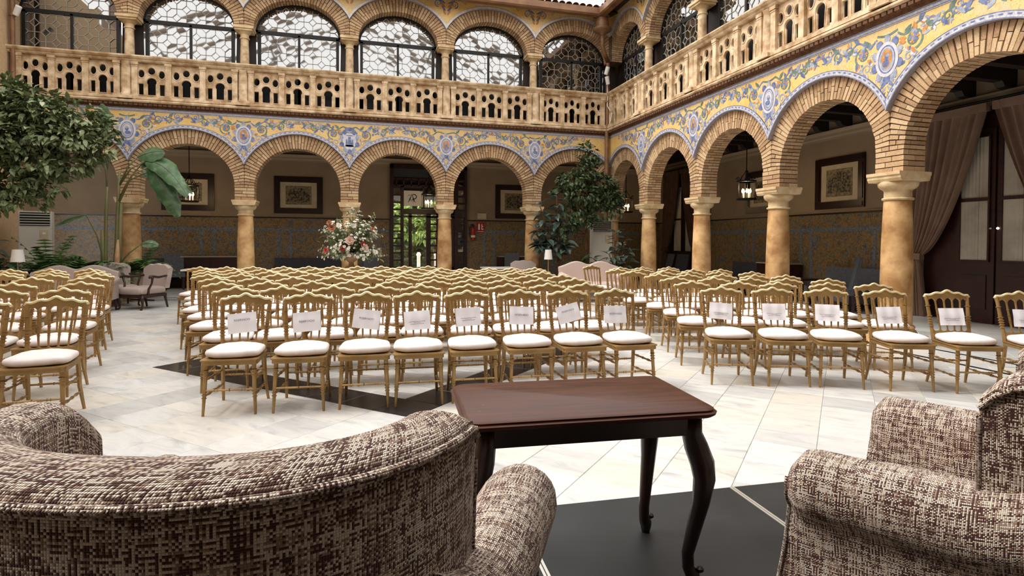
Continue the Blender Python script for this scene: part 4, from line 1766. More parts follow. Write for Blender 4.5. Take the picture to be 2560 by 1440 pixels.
def chair_meshes():
    P = {}
    # seat frame
    m_ = MB()
    n = 7
    out = []
    for (cx, cy, a0, r) in ((-.175, -.215, PI, .035), (.175, -.215, 1.5 * PI, .035), (.165, .165, 0, .02), (-.165, .165, .5 * PI, .02)):
        out += [(cx + r * math.cos(a0 + i * PI / 2 / 5), cy + r * math.sin(a0 + i * PI / 2 / 5)) for i in range(6)]
    m_.prism(out, lambda x, y: (x, y, .405), lambda x, y: (x, y, .438))
    m_.prism([(x * 1.04, y * 1.04 + .0) for x, y in out], lambda x, y: (x, y, .438), lambda x, y: (x, y, .448))
    P['seat'] = m_.mesh('seat', G)
    # cushion
    m_ = MB()

    def cf(i, j):
        th = -PI / 2 + PI * i / 12
        ph = 2 * PI * j / 32
        sp = lambda a, e: math.copysign(abs(a) ** e, a)
        x = .222 * sp(math.cos(th), .45) * sp(math.cos(ph), .55)
        y = .205 * sp(math.cos(th), .45) * sp(math.sin(ph), .55) - .02
        z = .484 + .042 * sp(math.sin(th), .8)
        if x * x + y * y < .02:
            z += .008
        z += .004 * math.sin(ph * 5 + 1) * math.cos(th)
        return (x * (1 - .10 * (y + .2) / .4), y, z)
    m_.sheet(cf, 13, 32, wrapv=True)
    P['cushion'] = m_.mesh('cushion', M['cushion'], True)
    # legs
    lb = [(0, .0175), (.12, .0165), (.5, .0155), (1, .0105)]
    for s in (-1, 1):
        P['leg_f%d' % s] = turned((s * .178, -.205, .41), (s * .196, -.235, 0), rings(lb, (.12, .18, .24, .55, .60, .66))).mesh('leg', G, 'angle')
        m2 = MB()
        a = [(s * .168, .165, .43), (s * .172, .19, .2), (s * .185, .245, 0)]
        m2.tube(a, [.020, .0175, .0125], 6)
        P['leg_b%d' % s] = m2.mesh('leg', G, 'angle')
        P['post%d' % s] = turned((s * .167, .165, .41), (s * .196, .262, .868), rings([(0, .019), (.35, .0165), (.6, .0175), (1, .015)], (.36, .42, .47, .52, .58, .8))).mesh('back_post', G, 'angle')

    def yb(z):
        return .165 + (z - .41) * .212
    # crest rail: wavy top, five little arches below
    top, bot = [], []
    N = 60
    for i in range(N + 1):
        x = -.212 + .424 * i / N
        u = abs(x) / .212
        z = .888 - .03 * u * u + .017 * math.exp(-(x / .05) ** 2) + .006 * math.cos(u * PI * 4) - (.02 * max(0, (u - .93) / .07) ** 2)
        top.append((x, z + .018))
    for i in range(N + 1):
        x = -.196 + .392 * i / N
        q = (x + .196) / .392 * 5
        fr_ = q - math.floor(q) if i < N else 1.
        arch = math.sqrt(max(0, 1 - (2 * fr_ - 1) ** 2))
        bot.append((x, .812 + .044 * arch - .014 * (x / .196) ** 2))
    m_ = MB()
    vs, fs = [], []
    for d in (-.012, .012):
        for (tx, tz), (bx_, bz) in zip(top, bot):
            vs += [(tx, yb(tz) + d - .02 * (1 - (tx / .21) ** 2) + .006, tz), (bx_, yb(bz) + d - .02 * (1 - (bx_ / .21) ** 2) + .006, bz)]
    K = 2 * (N + 1)
    for i in range(N):
        fs += [(2 * i, 2 * i + 1, 2 * i + 3, 2 * i + 2), (K + 2 * i, K + 2 * i + 2, K + 2 * i + 3, K + 2 * i + 1), (2 * i, 2 * i + 2, K + 2 * i + 2, K + 2 * i), (2 * i + 1, K + 2 * i + 1, K + 2 * i + 3, 2 * i + 3)]
    fs += [(0, K, K + 1, 1), (2 * N, 2 * N + 1, K + 2 * N + 1, K + 2 * N)]
    m_.add(vs, fs)
    P['crest'] = m_.mesh('crest_rail', G, 'angle')
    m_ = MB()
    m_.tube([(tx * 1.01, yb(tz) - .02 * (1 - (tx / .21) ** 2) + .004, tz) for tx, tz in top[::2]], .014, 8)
    P['bead'] = m_.mesh('crest_moulding', M['gold_bright'], True)  # bright top line is put into the moulding's colour
    # lower rail with five scallops
    m_ = MB()
    vs, fs = [], []
    for d in (-.01, .01):
        for i in range(N + 1):
            x = -.165 + .33 * i / N
            q = (x + .165) / .33 * 5
            fr_ = q - math.floor(q) if i < N else 1.
            sc_ = math.sqrt(max(0, 1 - (2 * fr_ - 1) ** 2))
            z1 = .552 - .024 * sc_
            vs += [(x, yb(z1) + d - .014 * (1 - (x / .165) ** 2), z1), (x, yb(.495) + d - .014 * (1 - (x / .165) ** 2), .495 + .006 * math.cos(x * 19))]
    for i in range(N):
        fs += [(2 * i, 2 * i + 1, 2 * i + 3, 2 * i + 2), (K + 2 * i, K + 2 * i + 2, K + 2 * i + 3, K + 2 * i + 1), (2 * i, 2 * i + 2, K + 2 * i + 2, K + 2 * i), (2 * i + 1, K + 2 * i + 1, K + 2 * i + 3, 2 * i + 3)]
    m_.add(vs, fs)
    P['lower'] = m_.mesh('lower_rail', G, 'angle')
    for k in range(4):
        x0, x1 = -.099 + .066 * k, -.1176 + .0784 * k
        dy0 = -.014 * (1 - (x0 / .165) ** 2)
        dy1 = -.02 * (1 - (x1 / .21) ** 2) + .006
        P['sp%d' % k] = turned((x0, yb(.545) + dy0, .545), (x1, yb(.82) + dy1, .82), rings([(0, .007), (.15, .009), (.5, .0105), (.85, .009), (1, .009)], (.3, .36, .55, .75)), 6).mesh('spindle', G, 'angle')
    st = rings([(0, .0085), (.5, .0095), (1, .0085)], (.2, .26, .5, .74, .8))
    P['st0'] = turned((-.19, -.222, .20), (.19, -.222, .20), st, 6).mesh('stretcher', G, 'angle')
    P['st1'] = turned((-.172, .19, .235), (.172, .19, .235), st, 6).mesh('stretcher', G, 'angle')
    for s in (-1, 1):
        for z in (.155, .28):
            P['ss%d%d' % (s, int(z * 100))] = turned((s * .187, -.215, z), (s * .174, .19, z), st, 6).mesh('stretcher', G, 'angle')
    return P


CHM = chair_meshes()


def join(keys, name, mat, smooth='angle'):
    mb_ = MB()
    for k in keys:
        me = CHM[k]
        mb_.add([v.co for v in me.vertices], [tuple(p.vertices) for p in me.polygons])
    return mb_.mesh(name, mat, smooth)


FAR = [('seat', CHM['seat']), ('cushion', CHM['cushion']), ('backrest', join(['crest', 'lower', 'post-1', 'post1', 'sp0', 'sp1', 'sp2', 'sp3'], 'backrest', G))]
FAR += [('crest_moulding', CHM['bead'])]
FAR += [('leg', CHM[k]) for k in ('leg_f-1', 'leg_f1', 'leg_b-1', 'leg_b1')] + [('stretcher_set', join(['st0', 'st1', 'ss-115', 'ss115', 'ss-128', 'ss128'], 'stretcher_set', G))]
protos = {}


def gilt_chair(kind, loc, rz, label, group):
    if kind not in protos:
        r = thing('gilt_chair', label, 'chair', loc, rz, group)
        kids = []
        if kind == 'near':
            for key, me in CHM.items():
                kids.append(link(me.name.split('.')[0], me, r))
        else:
            for nm, me in FAR:
                kids.append(link(nm, me, r))
        protos[kind] = (r, kids)
        return r
    r, kids = protos[kind]
    return copy_tree(r, kids, loc, rz, label, group)


CH_L = [(0.12, [(-2.34, 5.561), (-2.828, 5.467)]), (0.06, [(-2.669, 6.49), (-3.161, 6.46)]), (0.06, [(-2.895, 7.421), (-3.508, 7.394)]), (0.06, [(-3.226, 8.469), (-3.799, 8.43)]), (0.06, [(-3.422, 9.233), (-3.94, 9.183), (-4.458, 9.186)]), (0.06, [(-3.688, 9.871), (-4.21, 9.872), (-4.754, 9.845)]), (0.06, [(-4.07, 10.746), (-4.589, 10.711), (-5.11, 10.711)])]
CH_C = [(-0.055, [(-0.92, 5.548), (-0.399, 5.497), (0.108, 5.469), (0.557, 5.437), (1.028, 5.425), (1.541, 5.399), (2.029, 5.376), (2.525, 5.342)]), (-0.055, [(-1.146, 6.334), (-0.708, 6.319), (-0.21, 6.273), (0.252, 6.25), (0.685, 6.236), (1.19, 6.198), (1.632, 6.186), (2.099, 6.189), (2.55, 6.163)]), (-0.055, [(-1.426, 7.119), (-0.948, 7.099), (-0.468, 7.047), (-0.041, 7.041), (0.454, 7.013), (0.92, 6.988), (1.364, 7.002), (1.8, 7.001), (2.263, 6.989), (2.734, 6.978)]), (-0.055, [(-1.663, 7.984), (-1.206, 7.943), (-0.761, 7.924), (-0.259, 7.892), (0.131, 7.866), (0.606, 7.825), (1.04, 7.793), (1.466, 7.782), (1.914, 7.777), (2.359, 7.785), (2.845, 7.768)]), (-0.055, [(-1.926, 8.751), (-1.508, 8.714), (-1.033, 8.71), (-0.593, 8.647), (-0.16, 8.61), (0.267, 8.573), (0.686, 8.562), (1.118, 8.536), (1.529, 8.501), (1.934, 8.517), (2.356, 8.515), (2.785, 8.522)]), (-0.055, [(-2.106, 9.544), (-1.681, 9.508), (-1.24, 9.501), (-0.8, 9.433), (-0.382, 9.398), (0.035, 9.363), (0.451, 9.359), (0.853, 9.325), (1.262, 9.291), (1.683, 9.287), (2.105, 9.268), (2.525, 9.25), (2.935, 9.263)]), (-0.055, [(-2.279, 10.353), (-1.845, 10.317), (-1.445, 10.319), (-1.034, 10.286), (-0.606, 10.215), (-0.206, 10.218), (0.235, 10.182), (0.657, 10.148), (1.021, 10.119), (1.483, 10.1), (1.885, 10.086), (2.243, 10.039), (2.66, 10.062), (3.123, 10.025)]), (-0.055, [(-2.597, 11.228), (-2.162, 11.194), (-1.742, 11.201), (-1.232, 11.182), (-0.781, 11.146), (-0.399, 11.116), (0.059, 11.08), (0.471, 11.047), (0.898, 11.035), (1.335, 11.001)])]
CH_R = [(-0.44, [(3.755, 5.335), (4.249, 5.149), (4.743, 4.941), (5.253, 4.698), (5.781, 4.458), (6.367, 4.184)]), (-0.4, [(3.953, 6.2), (4.483, 6.017), (4.887, 5.821), (5.433, 5.632), (5.907, 5.432)]), (-0.38, [(4.198, 6.974), (4.674, 6.803), (5.107, 6.617), (5.535, 6.442), (6.055, 6.271)]), (-0.34, [(4.372, 7.739), (4.778, 7.604), (5.267, 7.459), (5.703, 7.287), (6.122, 7.134)]), (-0.26, [(4.359, 8.552), (4.84, 8.438), (5.263, 8.318), (5.723, 8.196), (6.257, 8.069)]), (-0.2, [(4.451, 9.303), (4.857, 9.188), (5.351, 9.131), (5.775, 9.013), (6.265, 8.919)]), (-0.1, [(4.824, 9.979), (5.278, 9.97), (5.807, 9.91)])]

txt_res = text_mesh('lettering', 'RESERVADO', .024, M['ink'])
txt_res.transform(Matrix.Rotation(PI / 2, 4, 'X'))


def paper_mesh(seed, w=.235, h=.172):
    rr = random.Random(seed)
    a, b = rr.uniform(0, 6), rr.uniform(0, 6)

    def pf(i, j):
        x, z = -w / 2 + w * i / 10, -h / 2 + h * j / 8
        return (x, .003 * math.sin(x * 60 + a) + .002 * math.sin(z * 50 + b) + (.006 * (z / h) ** 2), z)
    m_ = MB()
    m_.sheet(pf, 11, 9)
    return m_.mesh('sheet', M['paper'], True, fix=False)


def sign(chair_loc, rz, roll, dx, dz, lines, label, k):
    rot = Matrix.Rotation(rz, 4, 'Z')
    off = rot @ Vector((dx, .172, .685 + dz))
    t = thing('reserved_sign', label, 'sign', Vector(chair_loc) + off, 0, 'paper signs on the front-row chairs')
    t.rotation_euler = (math.radians(-13), roll, rz)
    s_ = link('sheet', paper_mesh(k), t)
    if lines == 'R':
        o = link('lettering', txt_res, t, (0, -.0072, .004 if k % 3 else .025))
    else:
        m_ = MB()
        z0 = -.012 if k < 8 else -.02
        for q, wd in enumerate((.075, .03, .062)):
            z = z0 - q * .011 if k < 8 else z0 - q * .009
            for p in range(9):
                x0 = -wd + 2 * wd * p / 9
                m_.box(x0, x0 + 2 * wd / 9 * .82, -.0076, -.007, z - .0016, z + .0016)
        m_.obj('small_print', M['ink'], t)


SGN = {('C', 0, 0): (-.10, -.01, .0, 'R'), ('C', 0, 1): (-.08, 0, 0, 'R'), ('C', 0, 2): (.13, 0, .01, 'R'), ('C', 0, 3): (-.06, 0, -.01, 'L'), ('C', 0, 4): (-.05, 0, .01, 'L'),
       ('C', 0, 5): (.05, .0, .01, 'R'), ('C', 0, 6): (-.24, -.02, .02, 'R'), ('C', 0, 7): (.02, -.03, .0, 'R'),
       ('R', 0, 0): (.07, -.02, .0, 'L'), ('R', 0, 1): (.0, -.01, 0, 'L'), ('R', 0, 2): (.02, -.01, 0, 'L'), ('R', 0, 3): (-.03, .0, -.01, 'L'), ('R', 0, 4): (-.02, 0, -.01, 'L'), ('R', 0, 5): (.03, .02, -.01, 'L')}
rnd = random.Random(11)
sk = 0
blocks = {'C': (CH_C, 'centre'), 'L': (CH_L, 'left'), 'R': (CH_R, 'right')}
for key, (rows_, bname) in blocks.items():
    for ri, (sl, pts) in enumerate(rows_):
        srt = sorted(range(len(pts)), key=lambda i: pts[i][0])
        pts = [list(p) for p in pts]
        for _ in range(12):
            for a_, b_ in zip(srt[:-1], srt[1:]):
                dx_, dy_ = pts[b_][0] - pts[a_][0], pts[b_][1] - pts[a_][1]
                g_ = .425 - math.hypot(dx_, dy_)
                if g_ > 0:
                    for q_, s_ in ((a_, -.5), (b_, .5)):
                        pts[q_][0] += s_ * g_ * math.cos(math.atan(sl))
                        pts[q_][1] += s_ * g_ * math.sin(math.atan(sl))
        for ci, pi_ in enumerate(srt):
            X, Y = pts[pi_]
            rz = math.atan(sl) + rnd.uniform(-.045, .045) * (1.6 if key == 'R' else 1)
            if key == 'C' and ri == 0:
                rz = math.atan(sl) - .04 + .012 * ci + rnd.uniform(-.02, .02)
            # the crest stands .262 behind the chair's origin
            ox, oy = X - (-math.sin(rz)) * .255, Y - math.cos(rz) * .255
            rowname = 'front' if ri == 0 else ('last' if ri == len(rows_) - 1 else ORD[ri])
            sg_ = SGN.get((key, ri, ci))
            lab = 'gold chair with white cushion%s, %s from left, %s row, %s block' % (' and paper sign' if sg_ else '', ORD[ci], rowname, bname)
            gilt_chair('near' if ri < 3 else 'far', (ox, oy, 0), rz, lab, 'gold chairs of the %s block' % bname)
            if sg_:
                roll, dx, dz, kind_ = sg_
                sign((ox, oy, 0), rz, roll, dx, dz, kind_, 'white paper sign on the %s chair of the %s block front row' % (ORD[ci], bname), sk)
                sk += 1
gilt_chair('far', (4.74, 10.75, 0), .25, 'lone gold chair turned aside in front of the pink sofa', 'gold chairs standing apart')
# a fallen slip of paper seen between two front chairs
lp = link('paper_slip', MB().sheet(lambda i, j: (-.055 + .11 * i / 4, .002 * math.sin(i * 2.), -.03 + .06 * j / 3), 5, 4).mesh('paper_slip', M['paper'], True, fix=False))
lp.location = (2.56, 5.5, .49)
tag(lp, 'small white slip of paper behind the last front-row cushion of the centre block', 'paper')

# ================================================================== TABLE ON THE STAGE
tb = thing('occasional_table', 'dark mahogany table with cabriole legs standing on the stage', 'table', (.715, 1.81, STZ), math.radians(-4.0))
TW, TD, TH = .80, .475, .585


def rrect(w, d, r, n=6):
    out = []
    for cx, cy, a0 in ((-w / 2 + r, -d / 2 + r, PI), (w / 2 - r, -d / 2 + r, 1.5 * PI), (w / 2 - r, d / 2 - r, 0), (-w / 2 + r, d / 2 - r, .5 * PI)):
        out += [(cx + r * math.cos(a0 + i * PI / 2 / n), cy + r * math.sin(a0 + i * PI / 2 / n)) for i in range(n + 1)]
    return out


tp = MB()
prev = None
lay = [(-.012, TH - .030, 0), (0, TH - .022, 0), (.003, TH - .014, 0), (-.008, TH - .010, 0), (-.006, TH - .005, 0), (-.014, TH, 0)]
pts_l = [[(x, y, z) for x, y in rrect(TW + 2 * g_, TD + 2 * g_, .05 + g_)] for g_, z, _ in lay]
nn = len(pts_l[0])
vs = [p for l in pts_l for p in l]
fs = [tuple(range(nn - 1, -1, -1)), tuple(range((len(lay) - 1) * nn, len(lay) * nn))]
for k in range(len(lay) - 1):
    fs += [(k * nn + i, k * nn + (i + 1) % nn, (k + 1) * nn + (i + 1) % nn, (k + 1) * nn + i) for i in range(nn)]
tp.add(vs, fs)
tp.obj('table_top', M['table_top'], tb, 'angle')
ap = MB()
iw, id_ = TW - .10, TD - .09
for (x0, x1, y0, y1) in ((-iw / 2, iw / 2, -id_ / 2, -id_ / 2 + .02), (-iw / 2, iw / 2, id_ / 2 - .02, id_ / 2), (-iw / 2, -iw / 2 + .02, -id_ / 2, id_ / 2), (iw / 2 - .02, iw / 2, -id_ / 2, id_ / 2)):
    MB().box(x0, x1, y0, y1, TH - .092, TH - .026).obj('apron', M['table_wood'], tb)
for sx in (-1, 1):
    for sy in (-1, 1):
        m_ = MB()
        pth = [(0, TH - .03, .030), (0, TH - .09, .032), (.012, TH - .13, .037), (.030, TH - .18, .038), (.036, TH - .23, .034), (.028, TH - .30, .028), (.008, TH - .40, .023), (-.008, TH - .48, .019), (-.006, TH - .525, .019), (.006, TH - .545, .023), (.010, TH - .56, .021), (.008, 0, .015)]
        bx_, by_ = sx * (iw / 2 - .018), sy * (id_ / 2 - .018)
        m_.tube([(bx_ + sx * o * .8, by_ + sy * o * .8, z) for o, z, r in pth], [r for o, z, r in pth], 10)
        lg = m_.obj('cabriole_leg', M['table_wood'], tb, True)
        MB().lathe([(.002, 0), (.012, .008), (.012, .016), (.002, .024)], 10, (bx_ + sx * .028, by_ + sy * .01, .045)).obj('foot_scroll', M['table_wood'], lg)

# ================================================================== TWEED ARMCHAIRS
def armchair(loc, rz, label, splay, alen=.62):
    t = thing('tweed_armchair', label, 'armchair', loc, rz, 'tweed armchairs on the stage')
    tw = M['tweed']
    HB = .86
    HC_, DP = .368, .35
    NP = 46

    def path(f):
        """plan curve of the back, f in -1..1 ; gives point, outward normal, length"""
        ph = f * math.radians(97)
        e = .86
        sx = math.copysign(abs(math.sin(ph)) ** e, ph)
        x = HC_ * sx
        y = DP * (1 - math.cos(ph))
        return Vector((x, y))
    P2 = [path(-1 + 2 * i / (NP - 1)) for i in range(NP)]
    ln_ = [0]
    for i in range(1, NP):
        ln_.append(ln_[-1] + (P2[i] - P2[i - 1]).length)

    def nrm(i):
        d = (P2[min(i + 1, NP - 1)] - P2[max(i - 1, 0)]).normalized()
        return Vector((d.y, -d.x))
    def drop(i):
        f = abs(-1 + 2 * i / (NP - 1))
        return .05 * ((f - .86) / .14) ** 2 if f > .86 else 0.0
    # outer face up to the seam
    seam = .832

    def outer(i, j):
        q = j / 14
        z = .12 + (seam - .12) * q
        o = -.022 * (1 - q) ** 1.3
        z -= drop(i) * q ** 5
        p = P2[i] + nrm(i) * o
        return ((p.x, p.y, z), (ln_[i], z))
    ob = MB()
    ob.sheet(outer, NP, 15, True)
    ob.obj('outer_back', tw, t, True, fix=False)
    # rolled top and inner face
    prof = []
    for k in range(13):
        a = PI * k / 12
        prof.append((-.052 + .054 * math.cos(a), seam + .004 + .026 * math.sin(a)))
    prof += [(-.108, .72), (-.116, .55), (-.125, .38)]
    pl = [0]
    for k in range(1, len(prof)):
        pl.append(pl[-1] + math.hypot(prof[k][0] - prof[k - 1][0], prof[k][1] - prof[k - 1][1]))

    def inner(i, j):
        o, z = prof[j]
        f = abs(-1 + 2 * i / (NP - 1))
        endr = 0.0
        if f > .86:
            endr = (f - .86) / .14
        zz = z - .02 * f * f * (1 if z > .7 else .3) - (.05 * endr ** 2 if z > seam - .02 else 0)
        p = P2[i] + nrm(i) * o
        return ((p.x, p.y, zz), (ln_[i] * (1 + o), seam + pl[j]))
    ib = MB()
    ib.sheet(inner, NP, len(prof), True)
    ib.obj('rolled_back', tw, t, True, fix=False)
    # end faces of the back
    for e in (0, NP - 1):
        cp_ = MB()
        pr_ = [outer(e, j)[0] for j in range(15)] + [inner(e, j)[0] for j in range(1, len(prof))] + [(inner(e, len(prof) - 1)[0][0], inner(e, len(prof) - 1)[0][1], .12)]
        cp_.add(pr_, [tuple(range(len(pr_)))], [[(p[0] * .4 + p[1], p[2]) for p in pr_]])
        cp_.obj('wing_end', tw, t, fix=False)

    def pipe(pts, r=.0065):
        m_ = MB()
        pts = [Vector(p) for p in pts]
        L = 0
        n = 6
        ringv, uvv = [], []
        for i, p in enumerate(pts):
            d = (pts[min(i + 1, len(pts) - 1)] - pts[max(i - 1, 0)]).normalized()
            a = d.orthogonal().normalized()
            a = (Vector((.13, .2, .97)).cross(d)).normalized()
            b = d.cross(a)
            if i:
                L += (p - pts[i - 1]).length
            for k in range(n):
                an = 2 * PI * k / n
                ringv.append(p + (a * math.cos(an) + b * math.sin(an)) * r)
                uvv.append((L, k * .006))
        fs_, fu = [], []
        for i in range(len(pts) - 1):
            for k in range(n):
                q = (i * n + k, i * n + (k + 1) % n, (i + 1) * n + (k + 1) % n, (i + 1) * n + k)
                fs_.append(q)
                fu.append([uvv[x] for x in q])
        m_.add(ringv, fs_, fu)
        return m_.obj('piping', tw, t, True, fix=False)
    pipe([(P2[i].x + nrm(i).x * .004, P2[i].y + nrm(i).y * .004, seam + .004 - .02 * (abs(-1 + 2 * i / (NP - 1))) ** 2 - drop(i)) for i in range(NP - 1)])
    for e in (0, NP - 1):
        pipe([Vector(outer(e, j)[0]) for j in range(13, -1, -2)], .0055)
    # arms
    for s in (-1, 1):
        rl = []
        # profile in (x,z): inner side, roll, waist, outer panel
        pf = [(.235, .30), (.235, .40), (.24, .455)]
        for k in range(15):
            a = PI * (1.0 - 1.28 * k / 14)
            pf.append((.330 + .088 * math.cos(a), .508 + .086 * math.sin(a)))
        pf += [(.376, .418), (.364, .37), (.362, .32), (.368, .24), (.374, .12)]
        cl = [0]
        for k in range(1, len(pf)):
            cl.append(cl[-1] + math.hypot(pf[k][0] - pf[k - 1][0], pf[k][1] - pf[k - 1][1]))
        NY = 22

        def arm(i, j):
            q = i / (NY - 1)
            x, z = pf[j]
            y = .20 + alen * q
            lift = .075 * max(0, 1 - q / .45) ** 2
            dr_ = 0
            if q > .90:                       # rounded nose
                e = (q - .90) / .10
                k_ = (1 - math.sqrt(max(0, 1 - e * e))) * .42 if z > .40 else 0
                x = x + (.33 - x) * k_
                z = z + (.49 - z) * k_ if z > .40 else z
            zz = z + lift * max(0, min(1, (z - .3) / .2))
            yy = y + (.06 * (1 - min(1, z / .4)) * q)
            x += splay * q
            return ((s * x, yy, zz), (yy, 2 + cl[j]))
        am = MB()
        am.sheet(arm, NY, len(pf), True)
        a_ = am.obj('arm', tw, t, True, fix=False)
        cp_ = MB()
        pr_ = [arm(NY - 1, j)[0] for j in range(len(pf))] + [(s * .235, alen + .22, .12)]
        cp_.add(pr_, [tuple(range(len(pr_)))], [[(p[0], p[2]) for p in pr_]])
        cp_.obj('arm_front', tw, a_, fix=False)
        q_ = pipe([Vector(arm(NY - 1, j)[0]) + Vector((0, .001, 0)) for j in range(12, len(pf))], .0055)
    # seat cushion, seat rail and feet
    st = MB()

    def sf(i, j):
        th = -PI / 2 + PI * i / 12
        ph = 2 * PI * j / 36
        sp = lambda a, e: math.copysign(abs(a) ** e, a)
        x = .238 * sp(math.cos(th), .35) * sp(math.cos(ph), .3)
        y = (alen + .32) / 2 + (alen + .08) / 2 * sp(math.cos(th), .35) * sp(math.sin(ph), .3)
        z = .365 + .075 * sp(math.sin(th), .7)
        return ((x, y, z), (x + .01 * z, y + z * .6))
    st.sheet(sf, 13, 37, True)
    st.obj('seat_cushion', tw, t, True, fix=False)
    sr = MB()
    sr.sheet(lambda i, j: ((-.345 + .69 * i, alen + .215, .12 + .18 * j), (.69 * i, .18 * j)), 2, 2, True)
    sr.sheet(lambda i, j: ((-.33 + .66 * i, .1 + (alen + .12) * j, .125), (.69 * i, .7 * j)), 2, 2, True)
    sr.obj('seat_rail', tw, t, fix=False)
    for sx in (-1, 1):
        for y in (.12, alen + .14):
            MB().lathe([(.016, 0), (.024, .13)], 10, (sx * .25, y, 0)).obj('foot', M['table_wood'], t)
    return t


armchair((-.285, .665, STZ), -math.atan2(.325, .945), 'brown and cream tweed armchair seen from behind, left of the table', .095)
armchair((1.740, .708, STZ), math.atan2(.48, .88), 'brown and cream tweed armchair cut off by the right edge', .03, .555)

# ================================================================== LOUNGE SEATS ROUND THE COURTYARD
def camel_back(w, h, n=40):
    out = []
    for i in range(n + 1):
        x = -w / 2 + w * i / n
        u = abs(x) / (w / 2)
        z = h - .10 * u ** 3 + .03 * math.cos(u * PI * 2.2 + PI) * (1 - u * .4) - (.03 if w > 1 else .012) * math.exp(-(x / (.08 * w)) ** 2)
        if w < 1:
            z = h + .02 - .07 * u ** 3 + .008 * math.cos(u * PI * 3)
        out.append((x, z))
    return out


def lounge(name, cat, w, loc, rz, mat, label, group, arms='padded', h=.98):
    """upholstered sofa or armchair facing local -Y"""
    t = thing(name, label, cat, loc, rz, group)
    d = .62
    # back
    cb_ = camel_back(w, h)
    pts = [(-w / 2 + .03, .40)] + cb_ + [(w / 2 - .03, .40)]
    m_ = MB()
    nb_ = len(pts)
    prof_y = [(-.05, .97), (-.065, .9), (-.065, .0)]
    fr_ = [(x, -.06 + (z - .4) * .16, z) for x, z in pts]
    md = [(x * 1.0, .0 + (z - .4) * .16, z + .022 * (1 if z > .5 else 0)) for x, z in pts]
    bk = [(x, .06 + (z - .4) * .16, z) for x, z in pts]
    vs = fr_ + md + bk
    fs = [tuple(range(nb_)), tuple(range(3 * nb_ - 1, 2 * nb_ - 1, -1))]
    for k in range(2):
        fs += [(k * nb_ + i, k * nb_ + (i + 1) % nb_, (k + 1) * nb_ + (i + 1) % nb_, (k + 1) * nb_ + i) for i in range(nb_)]
    m_.add(vs, fs)
    m_.obj('backrest', mat, t, 'angle')
    # seat
    st = MB()

    def sf(i, j):
        th = -PI / 2 + PI * i / 10
        ph = 2 * PI * j / 32
        sp = lambda a, e: math.copysign(abs(a) ** e, a)
        return ((w / 2 - .02) * sp(math.cos(th), .3) * sp(math.cos(ph), .25), -.33 + .33 * sp(math.cos(th), .3) * sp(math.sin(ph), .25), .37 + .085 * sp(math.sin(th), .7))
    st.sheet(sf, 11, 32, wrapv=True)
    st.obj('seat', mat, t, True)
    MB().box(-w / 2 + .02, w / 2 - .02, -.64, -.02, .24, .30).obj('seat_rail', M['chair_wood'] if arms == 'wood' else mat, t)
    for s in (-1, 1):
        if arms == 'wood':
            a_ = MB()
            a_.tube([(s * (w / 2 - .04), .02, .66), (s * (w / 2 + .01), -.12, .655), (s * (w / 2 + .05), -.30, .64), (s * (w / 2 + .06), -.42, .66), (s * (w / 2 + .06), -.50, .66), (s * (w / 2 + .06), -.53, .635)], [.02, .022, .024, .026, .034, .02], 8)
            arm_ = a_.obj('arm_rest', M['chair_wood'], t, True)
            MB().tube([(s * (w / 2 + .05), -.44, .64), (s * (w / 2 + .02), -.43, .52), (s * (w / 2 - .02), -.47, .40), (s * (w / 2 - .02), -.48, .30)], [.022, .018, .022, .028], 8).obj('arm_post', M['chair_wood'], arm_, True)
        else:
            m_ = MB()
            m_.tube([(s * (w / 2 - .06), -.62, .56), (s * (w / 2 - .06), -.3, .57), (s * (w / 2 - .06), .02, .60)], .085, 14)
            m_.box(*sorted((s * (w / 2 - .12), s * (w / 2))), -.62, .02, .24, .56)
            m_.obj('arm', mat, t, 'angle')
        m_ = MB()
        m_.tube([(s * (w / 2 - .05), -.58, .30), (s * (w / 2 - .02), -.62, .22), (s * (w / 2 - .03), -.60, .10), (s * (w / 2 - .04), -.60, .04), (s * (w / 2 - .03), -.64, .0)], [.034, .032, .02, .018, .024], 8)
        m_.obj('leg', M['chair_wood'], t, True)
        MB().tube([(s * (w / 2 - .06), -.04, .30), (s * (w / 2 - .05), .03, 0)], [.028, .018], 8).obj('leg', M['chair_wood'], t, True)
    if arms == 'wood':
        MB().box(-w / 2 + .02, w / 2 - .02, -.35, -.32, .16, .19).obj('stretcher', M['chair_wood'], t)
        MB().lathe([(.002, 0), (.05, .012), (.03, .035), (.002, .04)], 12, (0, .09, h - .02), 1.8, .5).obj('crest_carving', M['chair_wood'], t)
    return t


lounge('lounge_armchair', 'armchair', .62, (-4.0, 13.7, 0), -.5, M['sofa_grey'], 'striped grey armchair with carved wooden arms by the aisle', 'upholstered lounge armchairs', 'wood', .86)
lounge('lounge_armchair', 'armchair', .62, (-4.98, 14.35, 0), .6, M['sofa_grey'], 'striped grey armchair partly hidden behind the left chairs and pot', 'upholstered lounge armchairs', 'wood', .86)
lounge('lounge_sofa', 'sofa', 1.42, (-5.22, 13.15, 0), .1, M['sofa_grey'], 'mauve grey camel-back sofa behind the left chair block', 'camel-back sofas', 'padded', .86)
lounge('lounge_sofa', 'sofa', 1.50, (5.48, 13.05, 0), -.10, M['sofa_pink'], 'dusty pink camel-back sofa in front of the right plants', 'camel-back sofas', 'padded', .90)
lounge('lounge_armchair', 'armchair', .66, (4.16, 14.25, 0), -.3, M['sofa_grey'], 'grey lounge armchair in front of the fifth back column', 'upholstered lounge armchairs', 'padded', .88)


